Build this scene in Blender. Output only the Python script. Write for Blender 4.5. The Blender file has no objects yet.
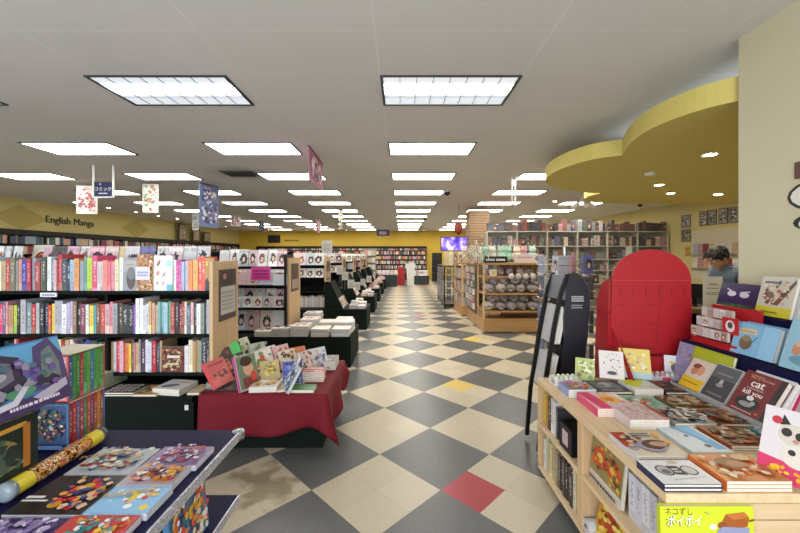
import bpy, bmesh, math, random
from mathutils import Matrix, Vector
random.seed(7)
SC = bpy.context.scene
COL = SC.collection
PI = math.pi

# ------------------------------------------------------------------ camera
cam_d = bpy.data.cameras.new('camera'); cam = bpy.data.objects.new('camera', cam_d); COL.objects.link(cam)
cam.location = (0, 0, 1.57); cam.rotation_euler = (PI/2, 0, 0)
cam_d.lens = 16.2; cam_d.sensor_width = 36; cam_d.sensor_fit = 'HORIZONTAL'
cam_d.shift_x = -1/800; cam_d.shift_y = -11.5/800; cam_d.clip_start = 0.05; cam_d.clip_end = 200
SC.camera = cam
# ------------------------------------------------------------------ exposure, world, large lights
SC.view_settings.view_transform = 'Standard'; SC.view_settings.look = 'None'
SC.view_settings.exposure = 0.70; SC.view_settings.gamma = 1; SC.view_settings.use_curve_mapping = False
W = bpy.data.worlds.new('world'); SC.world = W; W.use_nodes = True
W.node_tree.nodes['Background'].inputs[0].default_value = (0.75, 0.86, 1.0, 1)
W.node_tree.nodes['Background'].inputs[1].default_value = 0.8
LAMP_POWER = 8.5      # emission of the ceiling light diffusers
def area(name, loc, rot, sx, sy, power, color):
    l = bpy.data.lights.new(name, 'AREA'); l.shape = 'RECTANGLE'; l.size = sx; l.size_y = sy; l.energy = power; l.color = color
    o = bpy.data.objects.new(name, l); COL.objects.link(o); o.location = loc; o.rotation_euler = rot
    return o
# daylight through the shop window behind the camera
area('daylight', (-2.5, -2.4, 1.6), (PI/2+.12, 0, 0), 9.0, 2.6, 225, (0.96, 0.98, 1.0))
# lamp hidden in the cove above the yellow canopy
area('cove_lamp', (3.5, 3.6, 2.90), (PI, 0, 0), 1.6, 2.2, 5, (0.70, 0.82, 1.0))

# ------------------------------------------------------------------ helpers
def lin(c):
    return c/12.92 if c <= 0.04045 else ((c+0.055)/1.055)**2.4
def rgb(h):
    if isinstance(h, str):
        h = h.lstrip('#'); return tuple(lin(int(h[i:i+2], 16)/255) for i in (0, 2, 4))
    return tuple(h[:3])
_M = {}
def mat(col, rough=0.55, metal=0.0, spec=0.5, noise=0.0, nscale=8.0, bump=0.0, emit=0.0, alpha=1.0, trans=0.0):
    key = (col, rough, metal, spec, noise, nscale, bump, emit, alpha, trans)
    if key in _M: return _M[key]
    m = bpy.data.materials.new('mat_%d' % len(_M)); m.use_nodes = True
    nt = m.node_tree; b = nt.nodes['Principled BSDF']; c = rgb(col)
    b.inputs['Base Color'].default_value = (*c, 1); b.inputs['Roughness'].default_value = rough
    b.inputs['Metallic'].default_value = metal; b.inputs['Specular IOR Level'].default_value = spec
    if trans: b.inputs['Transmission Weight'].default_value = trans
    if alpha < 1: b.inputs['Alpha'].default_value = alpha
    if emit:
        b.inputs['Emission Color'].default_value = (*c, 1); b.inputs['Emission Strength'].default_value = emit
    if noise or bump:
        tc = nt.nodes.new('ShaderNodeTexCoord'); n = nt.nodes.new('ShaderNodeTexNoise')
        n.inputs['Scale'].default_value = nscale; n.inputs['Detail'].default_value = 4
        nt.links.new(tc.outputs['Object'], n.inputs['Vector'])
        if noise:
            r = nt.nodes.new('ShaderNodeMix'); r.data_type = 'RGBA'
            r.inputs[6].default_value = (*[x*(1-noise) for x in c], 1); r.inputs[7].default_value = (*[min(1, x*(1+noise)) for x in c], 1)
            nt.links.new(n.outputs['Fac'], r.inputs[0]); nt.links.new(r.outputs[2], b.inputs['Base Color'])
        if bump:
            bp = nt.nodes.new('ShaderNodeBump'); bp.inputs['Strength'].default_value = bump; bp.inputs['Distance'].default_value = 0.01
            nt.links.new(n.outputs['Fac'], bp.inputs['Height']); nt.links.new(bp.outputs['Normal'], b.inputs['Normal'])
    _M[key] = m
    return m

def wood_mat(name, a, b_, axis='Z', scale=6.0, rough=0.45):
    m = bpy.data.materials.new(name); m.use_nodes = True; nt = m.node_tree; b = nt.nodes['Principled BSDF']
    tc = nt.nodes.new('ShaderNodeTexCoord'); mp = nt.nodes.new('ShaderNodeMapping')
    s = {'X': (0.6, scale*4, scale*4), 'Y': (scale*4, 0.6, scale*4), 'Z': (scale*4, scale*4, 0.6)}[axis]
    mp.inputs['Scale'].default_value = s
    n = nt.nodes.new('ShaderNodeTexNoise'); n.inputs['Scale'].default_value = 1.5; n.inputs['Detail'].default_value = 6; n.inputs['Distortion'].default_value = 0.6
    r = nt.nodes.new('ShaderNodeValToRGB'); r.color_ramp.elements[0].color = (*rgb(a), 1); r.color_ramp.elements[1].color = (*rgb(b_), 1)
    r.color_ramp.elements[0].position = 0.3; r.color_ramp.elements[1].position = 0.7
    nt.links.new(tc.outputs['Object'], mp.inputs['Vector']); nt.links.new(mp.outputs['Vector'], n.inputs['Vector'])
    nt.links.new(n.outputs['Fac'], r.inputs['Fac']); nt.links.new(r.outputs['Color'], b.inputs['Base Color'])
    b.inputs['Roughness'].default_value = rough
    return m

class NB:
    """tiny node-graph writer"""
    def __init__(s, name):
        s.m = bpy.data.materials.new(name); s.m.use_nodes = True; s.nt = s.m.node_tree; s.b = s.nt.nodes['Principled BSDF']
    def n(s, t, **kw):
        x = s.nt.nodes.new(t)
        for k, v in kw.items(): setattr(x, k, v)
        return x
    def l(s, a, b): s.nt.links.new(a, b)
    def math(s, op, a, b=None, c=None):
        x = s.n('ShaderNodeMath', operation=op)
        for i, v in enumerate((a, b, c)):
            if v is None: continue
            if isinstance(v, (int, float)): x.inputs[i].default_value = v
            else: s.l(v, x.inputs[i])
        return x.outputs[0]
    def mix(s, f, a, b):
        x = s.n('ShaderNodeMix', data_type='RGBA')
        if isinstance(f, (int, float)): x.inputs[0].default_value = f
        else: s.l(f, x.inputs[0])
        for i, v in ((6, a), (7, b)):
            if isinstance(v, tuple): x.inputs[i].default_value = (*v[:3], 1)
            else: s.l(v, x.inputs[i])
        return x.outputs[2]

def spine_material(name, kind):
    """book cover coloured by its object colour; a printed title band and blocks that differ from copy to copy"""
    g = NB(name); b = g.b; b.inputs['Roughness'].default_value = 0.4
    oi = g.n('ShaderNodeObjectInfo'); tc = g.n('ShaderNodeTexCoord'); sp = g.n('ShaderNodeSeparateXYZ'); g.l(tc.outputs['Generated'], sp.inputs[0])
    R = oi.outputs['Random']; x, y, z = sp.outputs
    rk = g.math('MULTIPLY', R, 97.0)
    cmb = g.n('ShaderNodeCombineXYZ')
    bw = g.n('ShaderNodeRGBToBW'); g.l(oi.outputs['Color'], bw.inputs[0])
    dark = g.math('GREATER_THAN', bw.outputs[0], 0.22)
    ink = g.mix(dark, (0.85, 0.83, 0.8), (0.03, 0.03, 0.05))
    hs = g.n('ShaderNodeHueSaturation'); g.l(oi.outputs['Color'], hs.inputs['Color']); g.l(g.math('ADD', g.math('MULTIPLY', R, .2), .4), hs.inputs['Hue']); hs.inputs['Saturation'].default_value = .8
    g.l(g.math('ADD', g.math('MULTIPLY', g.math('FRACT', g.math('MULTIPLY', R, 7.3)), 1.2), .5), hs.inputs['Value'])
    if kind == 'spine':
        g.l(g.math('MULTIPLY', x, 2.0), cmb.inputs[0]); g.l(rk, cmb.inputs[1]); g.l(g.math('MULTIPLY', z, 34.0), cmb.inputs[2])
        n = g.n('ShaderNodeTexNoise'); n.inputs['Scale'].default_value = 1.0; n.inputs['Detail'].default_value = 1; g.l(cmb.outputs[0], n.inputs['Vector'])
        lo = g.math('GREATER_THAN', z, 0.28); hi = g.math('LESS_THAN', z, 0.86)
        xa = g.math('GREATER_THAN', x, 0.3); xb = g.math('LESS_THAN', x, 0.7)
        fr = g.math('LESS_THAN', y, 0.03)
        t = g.math('MULTIPLY', g.math('MULTIPLY', lo, hi), g.math('MULTIPLY', xa, xb)); t = g.math('MULTIPLY', t, fr)
        t = g.math('MULTIPLY', t, g.math('MULTIPLY', g.math('GREATER_THAN', n.outputs['Fac'], 0.54), .6))
        c = g.mix(g.math('MULTIPLY', g.math('LESS_THAN', z, g.math('MULTIPLY', R, 0.3)), 0.75), oi.outputs['Color'], hs.outputs['Color'])
        c = g.mix(t, c, ink)
    else:
        cv = g.n('ShaderNodeCombineXYZ'); g.l(g.math('ADD', x, rk), cv.inputs[0]); g.l(g.math('ADD', z, rk), cv.inputs[1]); g.l(y, cv.inputs[2])
        v = g.n('ShaderNodeTexVoronoi'); v.inputs['Scale'].default_value = 3.2 if kind == 'magazine' else 5.0; g.l(cv.outputs[0], v.inputs['Vector'])
        n = g.n('ShaderNodeTexNoise'); n.inputs['Scale'].default_value = 6.5; n.inputs['Detail'].default_value = 3; g.l(cv.outputs[0], n.inputs['Vector'])
        base = oi.outputs['Color']
        vd = g.n('ShaderNodeHueSaturation'); g.l(v.outputs['Color'], vd.inputs['Color']); vd.inputs['Saturation'].default_value = .45
        vd.inputs['Value'].default_value = .6; c = g.mix(0.2, base, vd.outputs['Color']) if kind == 'art' else g.mix(0.18, base, vd.outputs['Color'])
        def fr(k): return g.math('FRACT', g.math('MULTIPLY', R, k))
        def ell(cx, cz, rx, rz):
            a = g.math('POWER', g.math('DIVIDE', g.math('SUBTRACT', x, cx), rx), 2.0); e = g.math('POWER', g.math('DIVIDE', g.math('SUBTRACT', z, cz), rz), 2.0)
            q = g.math('ADD', g.math('ADD', a, e), g.math('MULTIPLY', g.math('SUBTRACT', n.outputs['Fac'], .5), 3.2)); return g.math('LESS_THAN', q, 1.0)
        cx = g.math('ADD', g.math('MULTIPLY', fr(13.7), .3), .35); cz = g.math('ADD', g.math('MULTIPLY', fr(5.9), .15), .40)
        on = g.math('GREATER_THAN', fr(3.1), .18 if kind == 'magazine' else .8)
        hairc = g.mix(g.math('GREATER_THAN', fr(17.3), .3), (.22, .10, .05), (.03, .022, .025))
        body = g.math('MULTIPLY', ell(cx, .05, .45, .32), on); c = g.mix(body, c, hs.outputs['Color'])
        c = g.mix(g.math('MULTIPLY', ell(cx, cz, g.math('ADD', g.math('MULTIPLY', fr(23.1), .22), .2), .30), on), c, hairc)
        c = g.mix(g.math('MULTIPLY', ell(cx, g.math('SUBTRACT', cz, .05), .15, .15), on), c, (.78, .56, .46))
        ct = g.n('ShaderNodeCombineXYZ'); g.l(g.math('MULTIPLY', x, 9.0), ct.inputs[0]); g.l(rk, ct.inputs[1])
        n2 = g.n('ShaderNodeTexNoise'); n2.inputs['Scale'].default_value = 1.5; n2.inputs['Detail'].default_value = 0; g.l(ct.outputs[0], n2.inputs['Vector'])
        band = g.math('MAXIMUM', g.math('MULTIPLY', g.math('GREATER_THAN', z, 0.80), g.math('LESS_THAN', z, 0.93)), g.math('MULTIPLY', g.math('GREATER_THAN', z, 0.08), g.math('LESS_THAN', z, 0.13)))
        tt = g.math('MULTIPLY', band, g.math('GREATER_THAN', n2.outputs['Fac'], 0.48))
        c = g.mix(tt, c, hs.outputs['Color'])
    g.l(c, b.inputs['Base Color'])
    return g.m
SPINE = spine_material('printed_spine', 'spine'); ART = spine_material('printed_cover', 'art'); MAGA = spine_material('printed_magazine', 'magazine')
PAGES = mat('#d8d2c4', 0.8, noise=0.12, nscale=60); PAGES2 = mat('#b4afa6', 0.8, noise=0.2, nscale=60)

class MB:
    def __init__(s): s.v = []; s.f = []; s.m = []; s.sm = []
    def add(s, vs, fs, mi=0, sm=False, M=None):
        k = len(s.v)
        for p in vs:
            s.v.append(tuple(M @ Vector(p)) if M is not None else tuple(p))
        for f in fs:
            s.f.append(tuple(i+k for i in f)); s.m.append(mi); s.sm.append(sm)
        return s
    def box(s, x0, x1, y0, y1, z0, z1, mi=0, M=None):
        vs = [(x0,y0,z0),(x1,y0,z0),(x1,y1,z0),(x0,y1,z0),(x0,y0,z1),(x1,y0,z1),(x1,y1,z1),(x0,y1,z1)]
        return s.add(vs, [(0,3,2,1),(4,5,6,7),(0,1,5,4),(1,2,6,5),(2,3,7,6),(3,0,4,7)], mi, False, M)
    def poly(s, pts, mi=0, M=None): return s.add(pts, [tuple(range(len(pts)))], mi, False, M)
    def prism(s, pts, axis, a0, a1, mi=0, M=None, sm=False):
        def P(p, a): return {'X': (a, p[0], p[1]), 'Y': (p[0], a, p[1]), 'Z': (p[0], p[1], a)}[axis]
        n = len(pts); vs = [P(p, a0) for p in pts]+[P(p, a1) for p in pts]
        s.add(vs, [tuple(range(n))[::-1], tuple(range(n, 2*n))], mi, False, M)
        s.add(vs, [(i, (i+1) % n, n+(i+1) % n, n+i) for i in range(n)], mi, sm, M)
        return s
    def tube(s, pts, r, n=8, mi=0, M=None, caps=True):
        pts = [Vector(p) for p in pts]; rs = r if isinstance(r, (list, tuple)) else [r]*len(pts)
        vs = []; fs = []
        up = None
        for i, p in enumerate(pts):
            d = (pts[min(i+1, len(pts)-1)]-pts[max(i-1, 0)]).normalized()
            if up is None: up = Vector((0, 0, 1)) if abs(d.z) < 0.9 else Vector((1, 0, 0))
            a = d.cross(up).normalized(); b = a.cross(d).normalized(); up = b
            for j in range(n):
                t = 2*PI*j/n; vs.append(p+a*math.cos(t)*rs[i]+b*math.sin(t)*rs[i])
        for i in range(len(pts)-1):
            for j in range(n): fs.append((i*n+j, i*n+(j+1) % n, (i+1)*n+(j+1) % n, (i+1)*n+j))
        s.add(vs, fs, mi, True, M)
        if caps:
            s.add(vs[:n], [tuple(range(n))], mi, False, M); s.add(vs[-n:], [tuple(range(n))], mi, False, M)
        return s
    def lathe(s, prof, n=20, mi=0, M=None):
        vs = []; fs = []
        for (r, z) in prof:
            for j in range(n): vs.append((r*math.cos(2*PI*j/n), r*math.sin(2*PI*j/n), z))
        for i in range(len(prof)-1):
            for j in range(n): fs.append((i*n+j, i*n+(j+1) % n, (i+1)*n+(j+1) % n, (i+1)*n+j))
        return s.add(vs, fs, mi, True, M)
    def ball(s, c, r, mi=0, M=None, n=14, k=8, jit=0.0, seed=0):
        rr = random.Random(seed); rx, ry, rz = r if isinstance(r, tuple) else (r, r, r); vs = [(c[0], c[1], c[2]-rz)]; fs = []
        for i in range(1, k):
            t = PI*i/k
            for j in range(n):
                q = 1+jit*(rr.random()-.5)
                vs.append((c[0]+rx*q*math.sin(t)*math.cos(2*PI*j/n), c[1]+ry*q*math.sin(t)*math.sin(2*PI*j/n), c[2]-rz*q*math.cos(t)))
        vs.append((c[0], c[1], c[2]+rz)); L = len(vs)-1
        for j in range(n): fs.append((0, 1+(j+1) % n, 1+j)); fs.append((L, L-n+j, L-n+(j+1) % n))
        for i in range(k-2):
            for j in range(n): a = 1+i*n; fs.append((a+j, a+(j+1) % n, a+n+(j+1) % n, a+n+j))
        return s.add(vs, fs, mi, True, M)
    def mesh(s, name, mats):
        me = bpy.data.meshes.new(name); me.from_pydata(s.v, [], s.f)
        for m in (mats if isinstance(mats, (list, tuple)) else [mats]): me.materials.append(m)
        me.polygons.foreach_set('material_index', s.m); me.polygons.foreach_set('use_smooth', s.sm); me.update()
        return me
    def build(s, name, mats, parent=None, bevel=0.0):
        o = bpy.data.objects.new(name, s.mesh(name, mats)); COL.objects.link(o)
        if parent: o.parent = parent
        if bevel:
            d = o.modifiers.new('bevel', 'BEVEL'); d.width = bevel; d.segments = 2; d.limit_method = 'ANGLE'
        return o

def tag(o, label=None, cat=None, group=None, kind=None):
    if label: o['label'] = label
    if cat: o['category'] = cat
    if group: o['group'] = group
    if kind: o['kind'] = kind
    return o
def struct(o, label, cat): return tag(o, label, cat, kind='structure')
def thing(name, label, cat, loc=(0, 0, 0), rotz=0.0, group=None, M=None):
    o = bpy.data.objects.new(name, None); COL.objects.link(o); o.empty_display_size = 0.05
    if M is not None: o.matrix_world = M
    else: o.location = loc; o.rotation_euler = (0, 0, rotz)
    return tag(o, label, cat, group)
def link_copy(o, parent=None):
    c = o.copy(); COL.objects.link(c)
    if parent: c.parent = parent
    for ch in list(o.children): link_copy(ch, c)
    return c
def ordn(n):
    w = ['first','second','third','fourth','fifth','sixth','seventh','eighth','ninth','tenth']
    if n <= 10: return w[n-1]
    return str(n)+('th' if 10 < n % 100 < 14 else {1:'st',2:'nd',3:'rd'}.get(n % 10, 'th'))
CN = {'red':(200,40,40),'dark red':(120,25,35),'pink':(240,150,170),'hot pink':(225,50,120),'orange':(240,140,50),'tan':(200,165,120),'cream':(235,225,190),
      'yellow':(240,205,60),'lime':(170,215,60),'green':(60,140,70),'teal':(70,150,145),'light blue':(150,195,230),'blue':(45,85,180),'navy':(30,35,70),
      'purple':(110,60,140),'lavender':(190,180,220),'white':(240,240,240),'light grey':(195,195,200),'grey':(130,130,135),'black':(25,25,28),'brown':(100,65,45),'coral':(240,100,85),'olive':(120,120,70)}
def cname(h):
    h = h.lstrip('#'); c = [int(h[i:i+2], 16) for i in (0, 2, 4)]
    return min(CN, key=lambda k: sum((a-b)**2 for a, b in zip(c, CN[k])))

# text outlines turned into polygons
_T = {}
def text_polys(s):
    if s in _T: return _T[s]
    cu = bpy.data.curves.new('t', 'FONT'); cu.body = s; cu.align_x = 'CENTER'; cu.align_y = 'CENTER'; cu.size = 1.0; cu.resolution_u = 3
    o = bpy.data.objects.new('t', cu); COL.objects.link(o)
    dg = bpy.context.evaluated_depsgraph_get(); me = bpy.data.meshes.new_from_object(o.evaluated_get(dg))
    vs = [tuple(v.co) for v in me.vertices]; fs = [tuple(p.vertices) for p in me.polygons]
    bpy.data.objects.remove(o); bpy.data.curves.remove(cu); bpy.data.meshes.remove(me)
    _T[s] = (vs, fs); return _T[s]

class Art:
    """flat print of polygons on a face: frame origin o, unit axes u, v, extents w, h; collects materials"""
    def __init__(s, mb, mats, o, u, v, w, h):
        s.mb = mb; s.mats = mats; s.o = Vector(o); s.u = Vector(u); s.v = Vector(v); s.n = s.u.cross(s.v).normalized(); s.w = w; s.h = h; s.k = 1
    def mi(s, col):
        m = mat(col, 0.4)
        if m not in s.mats: s.mats.append(m)
        return s.mats.index(m)
    def P(s, a, b): return s.o+s.u*(a*s.w)+s.v*(b*s.h)+s.n*(0.0002*s.k)
    def poly(s, pts, col): s.mb.poly([s.P(*p) for p in pts], s.mi(col)); s.k += 1
    def rect(s, a0, b0, a1, b1, col): s.poly([(a0, b0), (a1, b0), (a1, b1), (a0, b1)], col)
    def ell(s, a, b, ra, rb, col, n=16, rot=0.0):
        c, q = math.cos(rot), math.sin(rot)
        s.poly([(a+ra*math.cos(t)*c-rb*math.sin(t)*q, b+ra*math.cos(t)*q+rb*math.sin(t)*c) for t in [2*PI*i/n for i in range(n)]], col)
    def blob(s, a, b, r, col, seed=0, n=14):
        q = random.Random(seed)
        s.poly([(a+r*(0.7+0.5*q.random())*math.cos(2*PI*i/n), b+r*s.w/s.h*(0.7+0.5*q.random())*math.sin(2*PI*i/n)) for i in range(n)], col)
    def line(s, a0, b0, a1, b1, t, col):
        d = math.hypot(a1-a0, b1-b0) or 1; nx, ny = -(b1-b0)/d*t/2, (a1-a0)/d*t/2
        s.poly([(a0+nx, b0+ny), (a1+nx, b1+ny), (a1-nx, b1-ny), (a0-nx, b0-ny)], col)
    def text(s, a, b, size, st, col, rot=0.0, sx=1.0):
        vs, fs = text_polys(st); c, q = math.cos(rot), math.sin(rot); mi = s.mi(col)
        ps = [s.P(a, b)+s.u*((x*sx*c-y*q)*size)+s.v*((x*sx*q+y*c)*size) for x, y, _ in vs]
        s.mb.add(ps, fs, mi); s.k += 1
    def words(s, a0, b0, a1, b1, col, rows=1, seed=0):
        q = random.Random(seed)
        for r in range(rows):
            y0 = b0+(b1-b0)*r/rows; y1 = y0+(b1-b0)/rows*0.62; x = a0
            while x < a1-0.02:
                w = (a1-a0)*(0.03+0.05*q.random()); s.rect(x, y0, min(a1, x+w), y1, col); x += w*1.35
                s.k -= 1
    def scatter(s, seed, n, cols, a0=0.05, b0=0.05, a1=0.95, b1=0.95, r0=0.04, r1=0.16):
        q = random.Random(seed); n = int(n*1.9); r1 = r1*.8
        for i in range(n):
            r = r1+(r0-r1)*(i/n)**.5*(.8+.2*q.random()); a = a0+r+(max(0.01, a1-a0-2*r))*q.random(); rb = min(r*s.w/s.h, (b1-b0)/2); b = b0+rb+max(0.0, b1-b0-2*rb)*q.random()
            if q.random() < 0.5: s.ell(a, b, r, rb*(0.5+0.5*q.random()), q.choice(cols), 10)
            else: s.poly([(a+r*math.cos(t+q.random()*.5), b+rb*math.sin(t+q.random()*.5)) for t in (0, 1.3, 2.4, 3.5, 4.8)], q.choice(cols))

# ---- books: local frame x = width (spine at -x), y = height, z = thickness (front cover up)
BOOKS = []
def book_frame(origin, azim, tilt):
    """a book standing on its bottom edge: azim = heading its cover faces (degrees, -90 = towards the shop front), tilt = degrees leant back"""
    a = math.radians(azim); t = math.radians(tilt); n = Vector((math.cos(a), math.sin(a), 0)); up = Vector((0, 0, 1)); r = up.cross(n)
    ut = up*math.cos(t)-n*math.sin(t); nt = n*math.cos(t)+up*math.sin(t)
    return Matrix(((r.x, ut.x, nt.x, origin[0]), (r.y, ut.y, nt.y, origin[1]), (r.z, ut.z, nt.z, origin[2]), (0, 0, 0, 1)))
def flat_frame(x, y, z, rot=0.0): return Matrix.Translation((x, y, z)) @ Matrix.Rotation(math.radians(rot), 4, 'Z')
def book(label, w, h, t, col, art=None, M=None, name='book', cat='book', group=None, hard=False, pages=PAGES, bottom=True, spine=None):
    """bottom: origin at the middle of the bottom edge (standing); else at the middle of the back cover (lying)"""
    y0 = 0.0 if bottom else -h/2
    root = thing(name, label, cat, group=group, M=M)
    b = 0.0025 if hard else 0.0009; ov = 0.003 if hard else 0.0004
    mats = [mat(col, 0.35)]; mb = MB()
    sm = 0
    if spine: mats.append(mat(spine, 0.35)); sm = 1
    mb.box(-w/2, w/2, y0, y0+h, 0, b); mb.box(-w/2, w/2, y0, y0+h, t-b, t); mb.box(-w/2, -w/2+b, y0, y0+h, b, t-b, sm)
    if art: art(Art(mb, mats, (-w/2, y0, t), (1, 0, 0), (0, 1, 0), w, h))
    mb.build('cover', mats, root)
    MB().box(-w/2+b, w/2-ov, y0+ov, y0+h-ov, b, t-b).build('pages', pages, root)
    BOOKS.append(root)
    return root

# ---- shared meshes for the rows: unit books scaled per copy, coloured by object colour
def unit_book():      # x thickness, y depth (spine at y=0), z height
    mb = MB(); e = 0.1
    mb.box(-.5, -.5+e, 0, 1, 0, 1); mb.box(.5-e, .5, 0, 1, 0, 1); mb.box(-.5+e, .5-e, 0, 0.02, 0, 1)
    mb.box(-.5+e, .5-e, 0.02, .98, .01, .985, 1)
    return mb.mesh('spine_book', [SPINE, PAGES])
def unit_face(material):      # x width, y thickness (front at y=0), z height
    mb = MB(); e = 0.12
    mb.box(-.5, .5, 0, e, 0, 1); mb.box(-.5, .5, 1-e, 1, 0, 1); mb.box(-.5, -.5+.01, e, 1-e, 0, 1)
    mb.box(-.49, .495, e, 1-e, .005, .995, 1)
    return mb.mesh('face_book', [material, PAGES2])
U_SPINE = unit_book(); U_ART = unit_face(ART); U_MAG = unit_face(MAGA)
def unit(me, name, label, cat, col, loc, scale, rot=(0, 0, 0), group=None):
    o = bpy.data.objects.new(name, me); COL.objects.link(o); o.location = loc; o.rotation_euler = rot; o.scale = scale
    o.color = (*rgb(col), 1); return tag(o, label, cat, group)
def px_x(px, Y): return (px-401)/360*Y
def px_z(py, Y): return 1.57-(py-255)/360*Y
# paints and boards
WOOD = wood_mat('pale_maple_z', '#bc9c74', '#ccae86', 'Z'); WOODY = wood_mat('pale_maple_y', '#ccb08a', '#dcc49e', 'Y'); WOODX = wood_mat('pale_maple_x', '#c8ac86', '#d6bc98', 'X')
BLACK = mat('#0a110e', 0.7, spec=.15, noise=0.1); GREENBLACK = mat('#08140f', 0.7, spec=.15, noise=0.15); NAVY = mat('#14143a', 0.55, spec=.14, noise=0.06)
CHROME = mat('#b8bcc2', 0.25, metal=1.0); BLACKM = mat('#0c0c0e', 0.45, spec=.3)
# ================================================================== THE SETTING
H = 3.11
def floor_material():
    g = NB('checker_tiles'); b = g.b
    tc = g.n('ShaderNodeTexCoord'); sp = g.n('ShaderNodeSeparateXYZ'); g.l(tc.outputs['Object'], sp.inputs[0])
    x, y = sp.outputs[0], sp.outputs[1]; s = 0.6096; k = 1/(math.sqrt(2)*s)
    # u,v along the diagonals; a cream tile is centred on (-.167, 2.404)
    u = g.math('ADD', g.math('MULTIPLY', g.math('ADD', x, y), k), 0.5-(-.167+2.404)*k+20)
    v = g.math('ADD', g.math('MULTIPLY', g.math('SUBTRACT', x, y), k), 0.5-(-.167-2.404)*k+40)
    fu, fv = g.math('FLOOR', u), g.math('FLOOR', v)
    par = g.math('MODULO', g.math('ADD', fu, fv), 2.0)          # 0 = cream
    qu, qv = g.math('FLOOR', g.math('MULTIPLY', u, 2)), g.math('FLOOR', g.math('MULTIPLY', v, 2))
    cq = g.n('ShaderNodeCombineXYZ'); g.l(qu, cq.inputs[0]); g.l(qv, cq.inputs[1])
    wn = g.n('ShaderNodeTexWhiteNoise', noise_dimensions='2D'); g.l(cq.outputs[0], wn.inputs['Vector'])
    n = g.n('ShaderNodeTexNoise'); n.inputs['Scale'].default_value = 70; n.inputs['Detail'].default_value = 4; g.l(tc.outputs['Object'], n.inputs['Vector'])
    cream = g.mix(n.outputs['Fac'], rgb('#b2a68e'), rgb('#c8bea6')); dark = g.mix(n.outputs['Fac'], rgb('#4a4c4c'), rgb('#686a69'))
    c = g.mix(par, cream, dark)
    def patch(c, Qu, Qv, col):
        a = g.math('COMPARE', qu, float(Qu), 0.1); d = g.math('COMPARE', qv, float(Qv), 0.1)
        return g.mix(g.math('MULTIPLY', a, d), c, col)
    def q_of(px, py):
        X, Y = px_x(px, 565/(py-255)), 565/(py-255)
        return math.floor(2*((X+Y)*k+0.5-(-.167+2.404)*k+20)), math.floor(2*((X-Y)*k+0.5-(-.167-2.404)*k+40))
    q = q_of(472, 491); c = patch(c, *q, rgb('#a8323e'))
    q = q_of(459, 386); c = patch(c, *q, rgb('#d0b45a'))
    q = q_of(478, 340); c = patch(c, *q, rgb('#d0b45a'))
    q = q_of(417, 315); c = patch(c, *q, rgb('#a85a48'))
    for p in ((535, 360), (545, 358)): c = patch(c, *q_of(*p), rgb('#2f4a42'))
    # brightness from tile to tile
    hv = g.n('ShaderNodeHueSaturation'); g.l(c, hv.inputs['Color']); g.l(g.math('ADD', g.math('MULTIPLY', wn.outputs['Value'], 0.14), 0.93), hv.inputs['Value']); c = hv.outputs['Color']
    # joints
    def joint(a):
        f = g.math('FRACT', g.math('MULTIPLY', a, 2)); return g.math('GREATER_THAN', g.math('ABSOLUTE', g.math('SUBTRACT', f, 0.5)), 0.4955)
    j = g.math('MAXIMUM', joint(u), joint(v)); c = g.mix(g.math('MULTIPLY', j, 0.35), c, (0.1, 0.09, 0.07))
    # brown stain on the worn cream tile
    X0, Y0 = px_x(262, 2.45), 2.45
    d = g.n('ShaderNodeVectorMath', operation='DISTANCE'); g.l(tc.outputs['Object'], d.inputs[0]); d.inputs[1].default_value = (X0, Y0, 0)
    n3 = g.n('ShaderNodeTexNoise'); n3.inputs['Scale'].default_value = 6; n3.inputs['Detail'].default_value = 6; g.l(tc.outputs['Object'], n3.inputs['Vector'])
    st = g.math('ADD', d.outputs['Value'], g.math('MULTIPLY', g.math('SUBTRACT', n3.outputs['Fac'], 0.5), 0.9))
    st = g.math('MULTIPLY', g.math('MINIMUM', g.math('MAXIMUM', g.math('MULTIPLY', g.math('SUBTRACT', 0.26, st), 7.0), 0.0), 1.0), g.math('LESS_THAN', par, 0.5))
    c = g.mix(g.math('MULTIPLY', st, 0.65), c, g.mix(n3.outputs['Fac'], rgb('#4a3a22'), rgb('#8a7a58')))
    g.l(c, b.inputs['Base Color']); b.inputs['Specular IOR Level'].default_value = 0.35
    g.l(g.math('ADD', g.math('MULTIPLY', n3.outputs['Fac'], 0.05), 0.30), b.inputs['Roughness'])
    return g.m
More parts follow.
